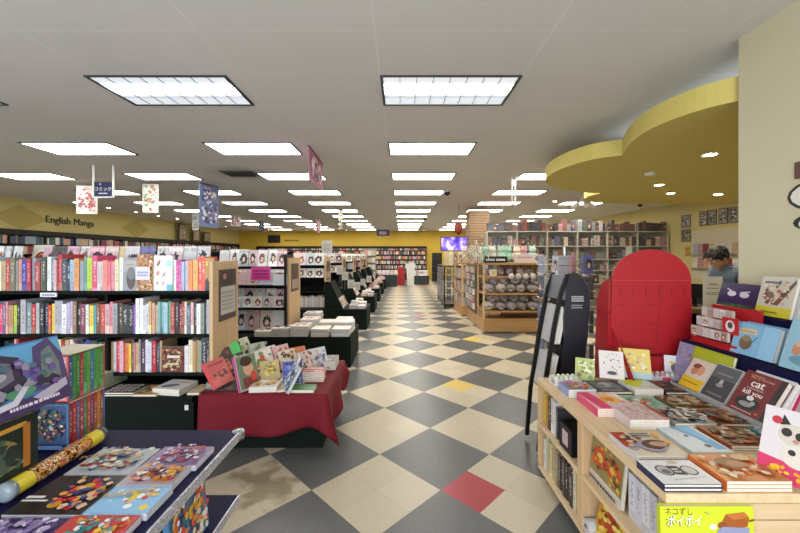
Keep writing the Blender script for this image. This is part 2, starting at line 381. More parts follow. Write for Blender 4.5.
def ceiling_material():
    g = NB('ceiling_tiles'); b = g.b; tc = g.n('ShaderNodeTexCoord'); sp = g.n('ShaderNodeSeparateXYZ'); g.l(tc.outputs['Object'], sp.inputs[0])
    def joint(o, off, per, w):
        f = g.math('FRACT', g.math('DIVIDE', g.math('SUBTRACT', o, off-40*per), per)); return g.math('GREATER_THAN', g.math('ABSOLUTE', g.math('SUBTRACT', f, 0.5)), 0.5-w/per)
    j = g.math('MAXIMUM', joint(sp.outputs[0], -0.18, 1.22, 0.008), joint(sp.outputs[1], 3.08, 0.61, 0.008))
    n = g.n('ShaderNodeTexNoise'); n.inputs['Scale'].default_value = 90; n.inputs['Detail'].default_value = 5; g.l(tc.outputs['Object'], n.inputs['Vector'])
    n2 = g.n('ShaderNodeTexNoise'); n2.inputs['Scale'].default_value = 0.8; g.l(tc.outputs['Object'], n2.inputs['Vector'])
    c = g.mix(n2.outputs['Fac'], rgb('#cbc8c6'), rgb('#d6d4d2')); c = g.mix(g.math('MULTIPLY', j, 0.6), c, rgb('#dedbd6'))
    # soot round the old air vent
    d = g.n('ShaderNodeVectorMath', operation='DISTANCE'); g.l(tc.outputs['Object'], d.inputs[0]); d.inputs[1].default_value = (-3.02, 6.78, 0)
    so = g.math('SUBTRACT', 1.0, g.math('MULTIPLY', g.math('ADD', d.outputs['Value'], g.math('MULTIPLY', n2.outputs['Fac'], 0.3)), 1.25)); so = g.math('MAXIMUM', so, 0.0)
    c = g.mix(g.math('MULTIPLY', so, 0.8), c, (0.05, 0.045, 0.04))
    g.l(c, b.inputs['Base Color']); b.inputs['Roughness'].default_value = 0.9
    bp = g.n('ShaderNodeBump'); bp.inputs['Strength'].default_value = 0.35; bp.inputs['Distance'].default_value = 0.004
    g.l(n.outputs['Fac'], bp.inputs['Height']); g.l(bp.outputs['Normal'], b.inputs['Normal'])
    return g.m
XL, XR, YB, YF = -10.45, 8.2, 23.2, -2.6
struct(MB().box(XL-.2, XR+.2, YF, YB+.2, -.1, 0).build('floor', floor_material()), 'cream and charcoal checkered tile floor laid on the diagonal', 'floor')
struct(MB().box(XL-.2, XR+.2, YF, YB+.2, 0, .1).build('ceiling', ceiling_material()), 'white tiled suspended ceiling of the shop', 'ceiling').location.z = H
YEL = mat('#d0c182', 0.75, noise=0.05, nscale=1.5); YELB = mat('#c9a93a', 0.7, noise=0.05, nscale=1.5); YDIA = mat('#b8a662', 0.75); CREAM = mat('#c5bfa2', 0.7, noise=0.03, nscale=2)
mb = MB().box(XL-.2, XL, YF, YB, 0, H)
for y in (9.9, 14.2, 18.5):
    mb.poly([(XL+.004, y-.75, 2.6), (XL+.004, y, 2.95), (XL+.004, y+.75, 2.6), (XL+.004, y, 2.25)], 1)
struct(mb.build('wall_left', [YEL, YDIA]), 'pale yellow side wall with darker diamond motifs', 'wall')
struct(MB().box(XL, XR, YB, YB+.2, 0, H).build('wall_back', YELB), 'mustard yellow back wall above the black shelves', 'wall')
struct(MB().box(XR, XR+.2, 2.56, YB, 0, H).build('wall_right', YEL), 'yellow wall behind the till counter', 'wall')
XW = 2.40
struct(MB().box(XW, XR+.2, YF, 2.56, 0, H).build('wall_entrance', CREAM), 'plain cream wall beside the picture book table', 'wall')
tag(MB().box(XW-.012, XW-.0, YF, 2.56, 0, .1).build('baseboard_entrance', mat('#2b2b2b', .5)), 'black skirting strip along cream wall', 'baseboard', kind='structure')

# yellow cloud-shaped canopy over the till
def canopy():
    cps = [(2.46, 2.56), (2.28, 2.78), (2.20, 3.15), (2.27, 3.55), (2.46, 4.0), (2.44, 4.02), (2.22, 4.18), (2.08, 4.55), (2.06, 4.95), (2.17, 5.4), (2.42, 5.8), (2.75, 6.1), (3.2, 6.36), (3.55, 6.46),
           (3.6, 6.5), (3.55, 6.85), (3.75, 7.35), (4.2, 7.65), (5.2, 7.82), (6.6, 7.86), (7.5, 7.8), (8.18, 7.4), (8.18, 2.57)]
    pts = []
    n = len(cps)
    def cr(p0, p1, p2, p3, t):
        return tuple(0.5*((2*b)+(-a+c)*t+(2*a-5*b+4*c-d)*t*t+(-a+3*b-3*c+d)*t**3) for a, b, c, d in zip(p0, p1, p2, p3))
    sharp = {0, 4, 5, 13, 14, 20, 21, 22}
    for i in range(n):
        p1, p2 = cps[i], cps[(i+1) % n]
        p0 = cps[i-1] if i not in sharp else p1; p3 = cps[(i+2) % n] if (i+1) % n not in sharp else p2
        k = 1 if i >= 20 or i in (4, 13) else 5
        for j in range(k): pts.append(cr(p0, p1, p2, p3, j/k))
    o = MB().prism(pts, 'Z', 2.68, 2.86, 0, sm=False).build('canopy', mat('#c8b863', 0.65, noise=0.03))
    c = thing('ceiling_canopy', 'yellow cloud-shaped canopy hung over the till counter', 'canopy', (4, 5, 2.68))
    o.parent = c; o.location = (-4, -5, -2.68); o.name = 'panel'
    for (x, y) in ((3.0, 3.4), (3.0, 5.2), (6.5, 3.4), (6.5, 6.8), (4.6, 7.1)):
        MB().tube([(x-4, y-5, .18), (x-4, y-5, H-2.68)], 0.008, 6).build('hanger_rod', CHROME, c)
canopy()

def downlight(loc, label, group=None, z=H, e=25):
    t = thing('downlight', label, 'ceiling light', (loc[0], loc[1], z), group=group)
    MB().lathe([(.062, 0), (.085, -.004), (.085, -.010), (.06, -.012), (.06, -.004)], 18).build('trim_ring', mat('#e8e4da', .4), t)
    MB().lathe([(0.0, -.006), (.06, -.006)], 18).build('bulb', mat('#fff0d0', .4, emit=e), t)
for i, (px, py) in enumerate(((710, 154), (659, 184.5), (671, 193), (718, 194))):
    Y = 1.11*360/(255-py); downlight((px_x(px, Y), Y), ['round downlight in the yellow canopy, beside the cream wall', 'round downlight in the middle of the yellow canopy', 'round downlight in the yellow canopy, third from its curved edge', 'round downlight in the yellow canopy, deepest over the till'][i], z=2.68, e=420)
for i, Y in enumerate((10.5, 11.7, 12.9, 14.1, 15.3, 16.6, 18.0, 19.5)):
    downlight((XL+.95, Y), 'small round downlight along the yellow side wall, %s from the shop front' % ordn(i+1), 'side wall downlights')
for i, X in enumerate((-8.2, -7.0, -5.8, -4.6, -3.4, -2.2, -1.0, .2, 1.4)):
    downlight((X, 22.3), 'small round downlight above the back shelves, %s from the side wall' % ordn(i+1), 'back wall downlights')
for i, (x, y) in enumerate(((5.2, 9.4), (6.4, 9.9), (4.4, 10.3), (7.2, 9.0))):
    downlight((x, y), 'round ceiling downlight before the white shelving, %s of four' % ordn(i+1), 'downlights before the white shelving')
dt = thing('smoke_detector', 'round smoke detector under the yellow canopy', 'smoke detector', (px_x(650, 4.87), 4.87, 2.68))
MB().lathe([(0, -.035), (.05, -.035), (.062, -.02), (.065, 0)], 18).build('housing', mat('#d8d4c4', .5), dt)

# rows of recessed ceiling lights
LAMP = mat('#fffaf0', .5, emit=LAMP_POWER)
def louver_material():
    g = NB('louvred_lens'); b = g.b; tc = g.n('ShaderNodeTexCoord'); sp = g.n('ShaderNodeSeparateXYZ'); g.l(tc.outputs['Generated'], sp.inputs[0])
    d = g.math('ABSOLUTE', g.math('SUBTRACT', sp.outputs[1], 0.42)); e = g.math('MAXIMUM', g.math('SUBTRACT', 1.0, g.math('MULTIPLY', d, 4.5)), 0.0)
    b.inputs['Base Color'].default_value = (.7, .74, .8, 1); b.inputs['Emission Color'].default_value = (.88, .94, 1, 1)
    g.l(g.math('ADD', g.math('MULTIPLY', e, LAMP_POWER*.9), .36), b.inputs['Emission Strength'])
    return g.m
LENS = louver_material(); TRIM = mat('#3a3c3e', .4); FIN = mat('#b9bfc8', .35)
fr = MB()
for a in ((-.61, -.585, -.305, .305), (.585, .61, -.305, .305), (-.585, .585, -.305, -.285), (-.585, .585, .285, .305)): fr.box(*a, -.012, 0)
fr_me = fr.mesh('frame', TRIM); df_me = MB().box(-.585, .585, -.285, .285, -.006, 0).mesh('diffuser', LAMP); dl_me = MB().box(-.585, .585, -.285, .285, -.004, 0).mesh('diffuser', LENS)
fin = MB()
for i in range(1, 8): x = -.585+1.17*i/8; fin.box(x-.004, x+.004, -.285, .285, -.012, -.004)
for y in (-.1, .1): fin.box(-.585, .585, y-.004, y+.004, -.012, -.004)
fin_me = fin.mesh('louver', FIN)
COLS = [(-7.80, 'fifth'), (-5.24, 'fourth'), (-2.72, 'third'), (-.18, 'second'), (2.29, 'first'), (4.75, 'outermost')]
for c, (x, cn) in enumerate(COLS):
    for r in range(11):
        y = 3.08+1.83*r
        if x > 2 and r < 2 or x > 4 and r < 4: continue
        if x < -7 and r < 1: continue
        t = thing('ceiling_light', 'flat rectangular ceiling light, %s in the %s lengthwise row from the till side' % (ordn(r+1), cn), 'ceiling light', (x+.61, y+.305, H), group='recessed ceiling lights')
        def part(nm, me):
            o = bpy.data.objects.new(nm, me); COL.objects.link(o); o.parent = t
        part('frame', fr_me); part('diffuser', dl_me if r == 0 else df_me)
        if r == 0: part('louver', fin_me)

# ceiling vent, camera dome, hanging frames, track spots
v = thing('ceiling_vent', 'soot-stained square air vent in the ceiling', 'air vent', (-3.02, 6.78, H))
MB().box(-.3, .3, -.22, .22, -.012, 0).build('grille_frame', mat('#55524d', .6), v)
m_ = MB()
for i in range(5): m_.box(-.26, .26, -.19+i*.08, -.14+i*.08, -.03, -.012)
m_.build('slat', mat('#33312e', .6), v)
for i, (px, py) in enumerate(((447, 193), (425, 219), (640, 205))):
    Y = 1.49*360/(255-py); t = thing('camera_dome', ['black dome camera on the ceiling beside the middle lights', 'black dome camera on the ceiling deep in the shop', 'black dome camera near the till canopy'][i], 'security camera', (px_x(px, Y), Y, H))
    MB().lathe([(.09, 0), (.09, -.03)], 16).build('mount', mat('#cfcac0', .5), t); MB().ball((0, 0, -.04), .075).build('dome', mat('#101012', .15), t)
t = thing('track_spotlight', 'cluster of white spot lamps on the ceiling by the canopy', 'spotlight', (px_x(584, 9.3), 9.3, H))
MB().lathe([(.1, 0), (.1, -.03), (0, -.04)], 14).build('mount', mat('#dddad0', .4), t)
for a in (0.3, 2.2, 4.4):
    p = Vector((math.cos(a)*.16, math.sin(a)*.16, -.2)); q = Vector((math.cos(a)*.3, math.sin(a)*.3, -.3))
    MB().tube([(0, 0, -.03), p*.8, p, q], [.012, .012, .05, .07], 12).build('lamp_head', mat('#e6e3da', .4), t)

# square pillar clad in slatwall
pl = MB().box(2.2, 2.8, 11.5, 12.1, 0, 2.98)
for i in range(34):
    z = .15+i*.084
    pl.box(2.185, 2.815, 11.485, 12.115, z, z+.068, 1)
struct(pl.build('pillar', [mat('#5a4030', .6), mat('#a58766', .55)]), 'square pillar clad in brown slatwall boards', 'pillar')

# lettering and marks on the walls
mb = MB(); mats = []
A = Art(mb, mats, (XL+.012, 10.55, 2.42), (0, 1, 0), (0, 0, 1), 1.7, .4); A.text(.5, .5, .30, 'English Manga', '#101010'); 
o = mb.build('wall_lettering', mats); so = o.modifiers.new('solid', 'SOLIDIFY'); so.thickness = .02; so.offset = 0
tag(o, 'black lettering reading English Manga on the yellow wall', 'sign')
lg = thing('wall_emblem', 'black outline cat emblem on the cream wall', 'sign', (XW, 2.13, 1.84))
mb = MB(); mats = []
A = Art(mb, mats, (-.004, .165, -.19), (0, -1, 0), (0, 0, 1), .38, .38)
A.ell(.62, .72, .46, .25, '#15151a'); A.ell(.62, .72, .41, .205, '#d8d6cc');
A.ell(.62, .74, .07, .09, '#15151a'); A.ell(.85, .66, .06, .08, '#15151a')
A.ell(.55, .3, .3, .13, '#15151a'); A.ell(.47, .28, .14, .09, '#d8d6cc'); A.ell(.78, .22, .14, .1, '#15151a')
mb.build('emblem', mats, lg)
lb = thing('wall_plate', 'small dark label plate on cream wall above the emblem', 'sign', (XW-.001, 2.155, 2.08))
MB().box(-.012, 0, -.03, .03, -.05, .05).build('plate', mat('#5a3c30', .5), lb)

# hanging posters and signs
def hanging(label, p0, p1, ztop, zbot, cols, seed, cords=True, name='hanging_poster', cat='poster', txt=None, bg=None):
    x0, y0 = p0; x1, y1 = p1; w = math.hypot(x1-x0, y1-y0); h = ztop-zbot; a = math.atan2(y1-y0, x1-x0)
    t = thing(name, label, cat, ((x0+x1)/2, (y0+y1)/2, zbot), a)
    mb = MB().box(-w/2, w/2, -.003, .003, 0, h); mats = [mat(bg or cols[0], .5)]
    for o_, u_ in (((-w/2, -.0035, 0), (1, 0, 0)), ((w/2, .0035, 0), (-1, 0, 0))):
        A = Art(mb, mats, o_, u_, (0, 0, 1), w, h)
        if txt:
            for (ax, ay, sz, st, cl) in txt: A.text(ax, ay, sz, st, cl)
        else: A.scatter(seed, 34, cols[1:], r0=.04, r1=.2)
    mb.build('panel', mats, t)
    if cords:
        for sx in (-w/2+.02, w/2-.02):
            MB().tube([(sx, 0, h), (sx, 0, H-zbot)], .004, 5).build('hanging_cord', mat('#dcdcdc', .4), t)
    MB().box(-w/2-.01, w/2+.01, -.008, .008, h-.012, h+.008).build('top_rail', mat('#4a4048', .4), t)
    return t
hanging('pink and purple poster of loose shapes hanging edge-on over the aisle', (-1.25, 4.88), (-1.27, 5.82), 3.05, 2.60, ['#b86a92', '#7a3a62', '#e0b8cc', '#caa0b8', '#5a3050', '#d890b0', '#f0dce6'], 3)
hanging('large blue and violet poster hanging near the side wall', (-4.15, 7.4), (-4.0, 7.9), 3.06, 2.16, ['#6a7aa8', '#b8c4dc', '#3a4a80', '#8a6a9a', '#d8d4e4', '#c89888', '#e8e8f0', '#4a3a5a'], 4)
hanging('white poster with red scrolls hanging beside the blue sign', (-6.85, 7.6), (-6.45, 7.65), 3.05, 2.44, ['#d4cfca', '#b05058', '#c8a0a0', '#e6e2de', '#8a5a60'], 5)
hanging('white poster with green and red flowers hanging at the blue sign', (-5.42, 7.55), (-5.12, 7.6), 3.08, 2.46, ['#cfd0c6', '#7a9a78', '#b86a60', '#e6e6de', '#98a890'], 6)
hanging('small white poster with a dark figure, hanging past the large blue one', (-6.95, 12.0), (-6.75, 12.0), 2.99, 2.40, ['#c8ccc6', '#5a6a78', '#8a9a90', '#3a3a48'], 7)
hanging('small red and white poster hanging deep over the magazine aisles', (-6.05, 12.8), (-5.75, 12.9), 2.95, 2.60, ['#c8c0b8', '#a83a38', '#7a5a50', '#e8e0d8'], 8)
hanging('small dark poster hanging far down the shop', (-5.6, 14.2), (-5.4, 14.2), 2.9, 2.5, ['#4a5260', '#8a98a8', '#20242c'], 9)
hanging('thin pink poster hanging far over the middle aisle', (-3.3, 14.0), (-3.25, 14.5), 2.95, 2.45, ['#9a5a6a', '#c89aa4', '#5a2a3a'], 10)
# blue sign in white hanger
t = thing('aisle_sign', 'blue aisle sign with white lettering in a white hanger', 'sign', (-5.1, 6.17, 2.55), 0)
mb = MB().box(-.15, .15, -.01, .01, .02, .27); mats = [mat('#20244e', .4)]
A = Art(mb, mats, (-.15, -.0105, .02), (1, 0, 0), (0, 0, 1), .3, .25); A.text(.5, .5, .075, 'コミック', '#f0f0f0'); A.words(.25, .18, .75, .3, '#e0e0e0', 1, 3); A.ell(.35, .85, .05, .06, '#c0c0c8')
mb.build('panel', mats, t)
mb = MB()
for sx in (-.17, .17): mb.box(sx-.012, sx+.012, -.012, .012, 0, H-2.55)
mb.box(-.17, .17, -.012, .012, 0, .02); mb.build('hanger', mat('#e2e2e0', .4), t)
t = thing('aisle_sign', 'white empty hanger frame on the ceiling by the pillar', 'sign', (px_x(513.5, 7.2), 7.2, 2.57), .9)
mb = MB()
for sx in (-.09, .09): mb.box(sx-.012, sx+.012, -.012, .012, 0, H-2.57)
mb.box(-.09, .09, -.012, .012, 0, .03); mb.build('hanger', mat('#e6e6e4', .4), t)
MB().box(-.08, .08, -.006, .006, .38, .5).build('panel', mat('#d6d8d8', .5), t)
t = thing('aisle_sign', 'small dark blue square sign hung before the back wall', 'sign', (px_x(383, 20), 20, 2.63))
MB().box(-.35, .35, -.02, .02, 0, .34).build('panel', mat('#20264a', .4), t); MB().box(-.2, .2, -.022, -.02, .08, .25).build('emblem', mat('#a88a98', .5), t)
MB().tube([(0, 0, .34), (0, 0, H-2.63)], .006, 6).build('hanging_cord', mat('#b0b0b0', .4), t)
t = thing('wall_sign', 'black square sign with lettering on the mustard back wall', 'sign', (px_x(274, 23.17), 23.19, 2.35))
MB().box(-.4, .4, -.03, 0, 0, .5).build('panel', mat('#161616', .4), t)
mb = MB(); mats = []; A = Art(mb, mats, (.5, -.02, 0), (1, 0, 0), (0, 0, 1), 1.6, .5); A.words(.1, .2, .7, .5, '#5a4a1c', 1, 3); mb.build('lettering', mats, t)
t = thing('twisted_streamer', 'white twisted paper streamer hanging over the magazine stands', 'streamer', (px_x(340.5, 11.5), 11.5, H))
vs = []; fs = []
for i in range(25):
    a = i*.55; z = -.1-i*.026; vs += [(.07*math.cos(a), .07*math.sin(a), z), (-.07*math.cos(a), -.07*math.sin(a), z)]
    if i: fs.append((2*i-2, 2*i-1, 2*i+1, 2*i))
o = MB().add(vs, fs, 0, True).build('streamer', mat('#dcd4c4', .6), t); q = o.modifiers.new('s', 'SOLIDIFY'); q.thickness = .003
MB().tube([(0, 0, -.12), (0, 0, 0)], .004, 5).build('hanging_cord', mat('#cccccc', .4), t)
# ================================================================== FRONT BOOKCASE (left of the aisle)
Y1 = 3.06
def board(name, parent, x0, x1, y0, y1, z0, z1, m, bevel=0.0):
    return MB().box(x0, x1, y0, y1, z0, z1).build(name, m, parent, bevel)
gx0, gx1 = -4.42, -1.60
G1 = thing('bookcase', 'black double bookcase with a pale wooden end panel, behind the blue table', 'bookcase', (0, 0, 0))
board('base', G1, gx0, gx1-.06, 2.88, 3.78, 0, .40, GREENBLACK)
board('deck', G1, gx0, gx1-.06, 2.86, 3.80, .40, .44, BLACK)
board('back_panel', G1, gx0, gx1-.03, 3.44, 3.47, .44, 1.40, BLACK)
for z in (.55, .898, 1.264): board('shelf', G1, gx0, gx1-.03, Y1+(.06 if z < .6 else 0), 3.44, z-.028, z, BLACK)
for x in (-2.53, -3.46, -4.40): board('upright', G1, x-.012, x+.012, Y1+.03, 3.44, .44, 1.30, BLACK)
board('top_ledge', G1, gx0, gx1-.03, 3.30, 3.62, 1.385, 1.40, BLACK)
e = board('end_panel', G1, gx1-.03, gx1, Y1, 3.54, .44, 1.515, WOOD, .004)
p = MB(); p.box(gx1, gx1+.006, Y1+.10, Y1+.42, .98, 1.44); pt = [mat('#4a3c36', .5)]
A = Art(p, pt, (gx1+.0062, Y1+.10, .98), (0, 1, 0), (0, 0, 1), .32, .46); A.rect(.08, .12, .95, .66, '#b8b8b4'); A.words(.16, .2, .85, .6, '#8a8a8a', 5, 3); A.rect(.1, .7, .9, .97, '#2c2622'); A.ell(.3, .86, .1, .06, '#b06a70')
p.build('poster', pt, e)
pt2 = MB().box(-1.73, -1.70, 2.877, 2.88, .33, .37).build('price_ticket', mat('#d8d8d4', .5), G1)
lb = MB().box(-3.06, -2.92, 3.052, 3.06, 1.215, 1.25); m_ = [mat('#d8d8e0', .5)]; A = Art(lb, m_, (-3.06, 3.0518, 1.215), (1, 0, 0), (0, 0, 1), .14, .035); A.words(.1, .25, .9, .9, '#4a4a8a', 1, 2)
lb.build('shelf_label', m_, G1)

def spine_row(entries, Y, z, where, group, depth, rnd, top=1.0):
    """entries: (x0, x1, colour, height, kind) along x, named counting from the wooden end panel"""
    n = 0
    for x0, x1, col, h, kind in sorted(entries, key=lambda e: -e[1]):
        n += 1; w = x1-x0-.0012
        if w < .006: continue
        if kind == 'face' and FACES:
            lab, c_, art_ = FACES.pop(); book(lab, w, h, .03, c_, art_, book_frame(((x0+x1)/2, Y+.032, z), -90, 1)); continue
        if kind == 'face':
            lab = '%s book turned cover out, %s from the wooden end panel, %s' % (cname(col), ordn(n), where)
            unit(U_ART, 'book', lab, 'book', col, ((x0+x1)/2, Y, z), (w, .03, h), (0, 0, 0), group)
        else:
            lab = '%s spined book, %s from the wooden end panel, %s' % (cname(col), ordn(n), where)
            unit(U_SPINE, 'book', lab, 'book', col, ((x0+x1)/2, Y+rnd.uniform(0, .015), z), (w, depth*rnd.uniform(.85, 1), h), (0, 0, 0), group)
def row_px(txt, Y):
    out = []
    for s in txt.split():
        a = s.split(','); out.append((px_x(float(a[0]), Y), px_x(float(a[1]), Y), a[2], float(a[3]) if len(a) > 3 and a[3] else None, a[4] if len(a) > 4 else 's'))
    return out
def fill(txt, Y, h, x_to, seed, pal):
    rn = random.Random(seed); r = []
    for a, b, c, hh, k in row_px(txt, Y):
        w = b-a
        if k == 's' and w > .047:          # wide blocks in the photo are two volumes
            r.append((a, (a+b)/2, c, hh or h*rn.uniform(.9, 1.04), k)); r.append(((a+b)/2, b, c, hh or h*rn.uniform(.9, 1.04), k))
        else: r.append((a, b, c, hh or h*rn.uniform(.9, 1.04), k))
    x = min(e[0] for e in r)
    while x > x_to:
        w = rn.uniform(.018, .042); r.append((x-w, x, rn.choice(pal), h*rn.uniform(.85, 1.05), 's')); x -= w
    return r
PAL = ['#b8a284', '#a83a3a', '#7a7a5a', '#c8907a', '#2c3a8a', '#9a2a3a', '#8a93a0', '#d8d6d2', '#3a5a50', '#e0dcd4', '#5a8a8a', '#d8a0a8', '#243c44', '#2a2a4a', '#8ab0c0', '#d88a4a', '#c83a6a', '#e8d890', '#1c1c20', '#6a4a8a']
ROW1 = '0,5,#b09a78 5,9,#a83f38 9,14,#6f6f58 14,16.5,#8a8a8a 16.5,21,#c78a78 21,25.5,#2d3c96 25.5,30,#a02c44 30,34,#8b93a0 34,39.5,#97423f 39.5,41,#e2e0dc 41,45,#3f4f3c,.29 45,49,#e6e3e2,.29 49,53,#5f8490 53,56,#cfa2aa 56,60,#b02a3c,.31 60,65,#33464c 65,69,#2c2c52 69,73,#93b4c4 73,78,#d28f55 78,82,#8f98a2 82,86,#5f9080 86,91,#a9c63c 91,96,#cc4770,.3 96,102,#bcb8bc,.25 102,107,#dc8576,.26 107,110,#d86a80 110,114.5,#d88a98 114.5,118,#d8d4a8 118,122,#e4e4e6 122,136,#7a7c80,.27,face 136,153,#b48a5a,.31,face 153,172,#dcdce2,.30,face 172,175,#e0dce8 175,181,#b8328a 181,187,#a8b8da 187,192,#d8884a,.26 192,197,#e0a860 197,204.5,#d84c3c,.29 204.5,212,#b8903a,.28,face'
ROW2 = '2,5,#6a5a78 5,7,#d0909a 7,12,#b08868 12,15,#b8c840 15,18,#1a1a1e 18,20,#98b848 20,25,#a8a4b0,.29 25,30,#6f8484 30,34,#b03030 34,38,#a8b0b4 38,43,#222226 43,47,#2a2c48 47,50,#c0401c 50,53,#d8c050 53,61,#a0a0ac,.28 61,66,#dcdce4 66,72,#b4acc8 72,76,#8a6a50 76,80,#1c1c22 80,85,#7a3a4a 85,88,#d4dce2 88,92,#e8c83c 92,95,#4aa0b8 95,99,#6a4a38 99,104.5,#b84a3a 104.5,109,#c8a0a8 109,112,#d87890 112,117,#98989e 117,121,#4a3a30 121,133,#20242c 133,135,#7a3aa0 135,142,#e6e6ec,.30 142,148,#c8ccd4 148,151,#c8a078 151,157,#c8a488 157,163,#78a8a8 163,167,#9ac0d4 167,170,#6aa078 170,174,#a83838 174,178,#1e1a1e 178,184,#8a2830 184,186,#d8ccb0 186,190,#5a6a80 190,193,#d8a8b0 193,196,#2a2c30 196,200,#e4e2e2 200,204,#7a8a7a 204,206,#32343a 206,212,#a0a4ac,.29'
ROW3 = '103,107,#c05a70 107,112,#b8946c 112,115,#c8ccd0 115,119,#c03040 119,123,#d8a8b8 123,128,#dc7a3a 128,130.5,#e0c040 130.5,133,#4a5038 133,135,#c87888 135,138,#c0a078 138,140,#8a8a90 140,144,#4a2848 144,147,#d8d8e4 147,151,#ccccdc 151,155,#b0242c 155,158.5,#26304c 158.5,161,#a89470 161,184,#7a2c1c,.22,face 184,188,#dcdce2,.23 188,192,#ddd4b8 192,195,#b8966a 195,198,#a8885c 198,201,#8a9a88 201,206,#26303c,.30 206,212,#1e1c22,.31'
rn = random.Random(11)
FACES = [('grey cookbook with a dark jar on its cover, turned face out beside the food book', '#8a8c90', lambda A: (A.rect(0, .6, 1, .95, '#a0a2a6'), A.ell(.6, .4, .34, .36, '#4a3c38'), A.ell(.6, .55, .3, .2, '#6a6c70'), A.words(.2, .8, .8, .88, '#b08a40', 1, 2))),
 ('food book with a white title panel, turned face out on the top shelf', '#a8753e', lambda A: (A.scatter(4, 40, ['#c89a5a', '#7a4a2a', '#d8b88a', '#a85a2a', '#e0ccb0', '#8a8a90'], .0, .0, 1, 1, .05, .14), A.rect(.0, .3, .85, .66, '#d0ccd8'), A.words(.1, .4, .75, .56, '#7a80b0', 2, 4))),
 ('white book with small brown doodles, turned face out on the top shelf', '#d4d4dc', lambda A: (A.ell(.25, .78, .12, .05, '#8a4a38', rot=.7), A.ell(.22, .5, .1, .05, '#b87a4a', rot=.6), A.ell(.55, .46, .1, .03, '#a8683a', rot=.6), A.ell(.2, .22, .07, .05, '#c8a080'), A.ell(.5, .22, .08, .03, '#a8906a', rot=.9), A.rect(.7, 0, 1, .18, '#5ab0c0'), A.ell(.8, .78, .16, .1, '#a8d0d0'))),
 ('mustard book with a black cat silhouette, turned face out at the end panel', '#a87e2a', lambda A: (A.poly([(.0, .0), (1, 0), (1, .3), (.6, .25), (.3, .4), (0, .3)], '#1c1a1c'), A.rect(.05, .75, .4, .9, '#c8a83a')))]
spine_row(fill(ROW1, Y1, .275, -3.46, 1, PAL), Y1+.004, 1.265, 'top shelf of bookcase', 'books on the top shelf of the front bookcase', .22, rn)
spine_row(fill(ROW2, Y1, .265, -3.46, 2, PAL), Y1+.004, .899, 'middle shelf of bookcase', 'books on the middle shelf of the front bookcase', .24, rn)
FACES = [('dark red and brown cookbook turned face out on the lowest shelf', '#5a2418', lambda A: (A.scatter(6, 40, ['#8a3a24', '#3a1c14', '#a87a4a', '#6a2a1c', '#c8b08a'], 0, 0, 1, 1, .05, .12), A.rect(.3, .58, .85, .68, '#d8d0c8'), A.words(.25, .3, .8, .45, '#d8c8a8', 1, 3))) ]
spine_row(fill(ROW3, Y1+.06, .275, -3.46, 3, PAL), Y1+.064, .551, 'lowest shelf of bookcase', 'books on the lowest shelf of the front bookcase', .22, rn)
# books lying and standing on the deck in front
def art_words(bg2, col, seed, n=5):
    def f(A):
        A.rect(.0, .0, 1, .3, bg2); A.scatter(seed, n, [col, bg2, '#2a2a2a'], .1, .15, .9, .7); A.words(.1, .8, .9, .92, col, 1, seed)
    return f
def art_grid(A):
    for i in range(4):
        for j in range(3): A.ell(.17+.22*i, .2+.28*j, .085, .1, '#cfcfcf'); A.ell(.17+.22*i, .2+.28*j, .05, .055, '#5a5a5a')
def art_photo(cols, seed, n=26):
    def f(A): A.scatter(seed, n, cols, .02, .02, .98, .98, .05, .22)
    return f
for i in range(2): book('black book with grey circles lying %s on the bookcase deck' % ('uppermost' if i else 'undermost'), .27, .2, .016, '#1c1c22', art_grid, flat_frame(px_x(127, 2.98), 2.97, .441+i*.0165), bottom=False, hard=True)
book('orange dessert cookbook lying on the bookcase deck', .2, .22, .016, '#b8844a', art_photo(['#c85a24', '#d8b06a', '#6a3a1c', '#8a9a4a', '#e0c890'], 4), flat_frame(px_x(153, 2.98), 2.98, .441), bottom=False)
for i in range(3): book('white book with a grey wave, %s of the pile on the bookcase deck' % ('topmost' if i == 2 else 'second' if i else 'lowest'), .24, .22, .017, '#d4d4d6', (lambda A: (A.ell(.4, .35, .3, .16, '#6a6a70', rot=.5), A.words(.5, .7, .9, .85, '#c08a70', 1, 3))) , flat_frame(px_x(176, 3.0), 3.0, .441+i*.0175, -8), bottom=False, hard=True)
book('cream book lying beside the wooden end panel on the bookcase deck', .1, .2, .018, '#c8b898', None, flat_frame(px_x(200, 3.0)+.0, 3.0, .441), bottom=False)
for i, c in enumerate(('#c8ccd0', '#b8c8c8', '#a8b8a0')):
    unit(U_SPINE, 'book', '%s book standing on the deck beside the black circles books, %s of three' % (cname(c), ordn(i+1)), 'book', c, (px_x(106+3*i, 3.1)-.02, 3.02+.0, .441), (.03, .26, .15-.01*i), group='small books standing on the deck')
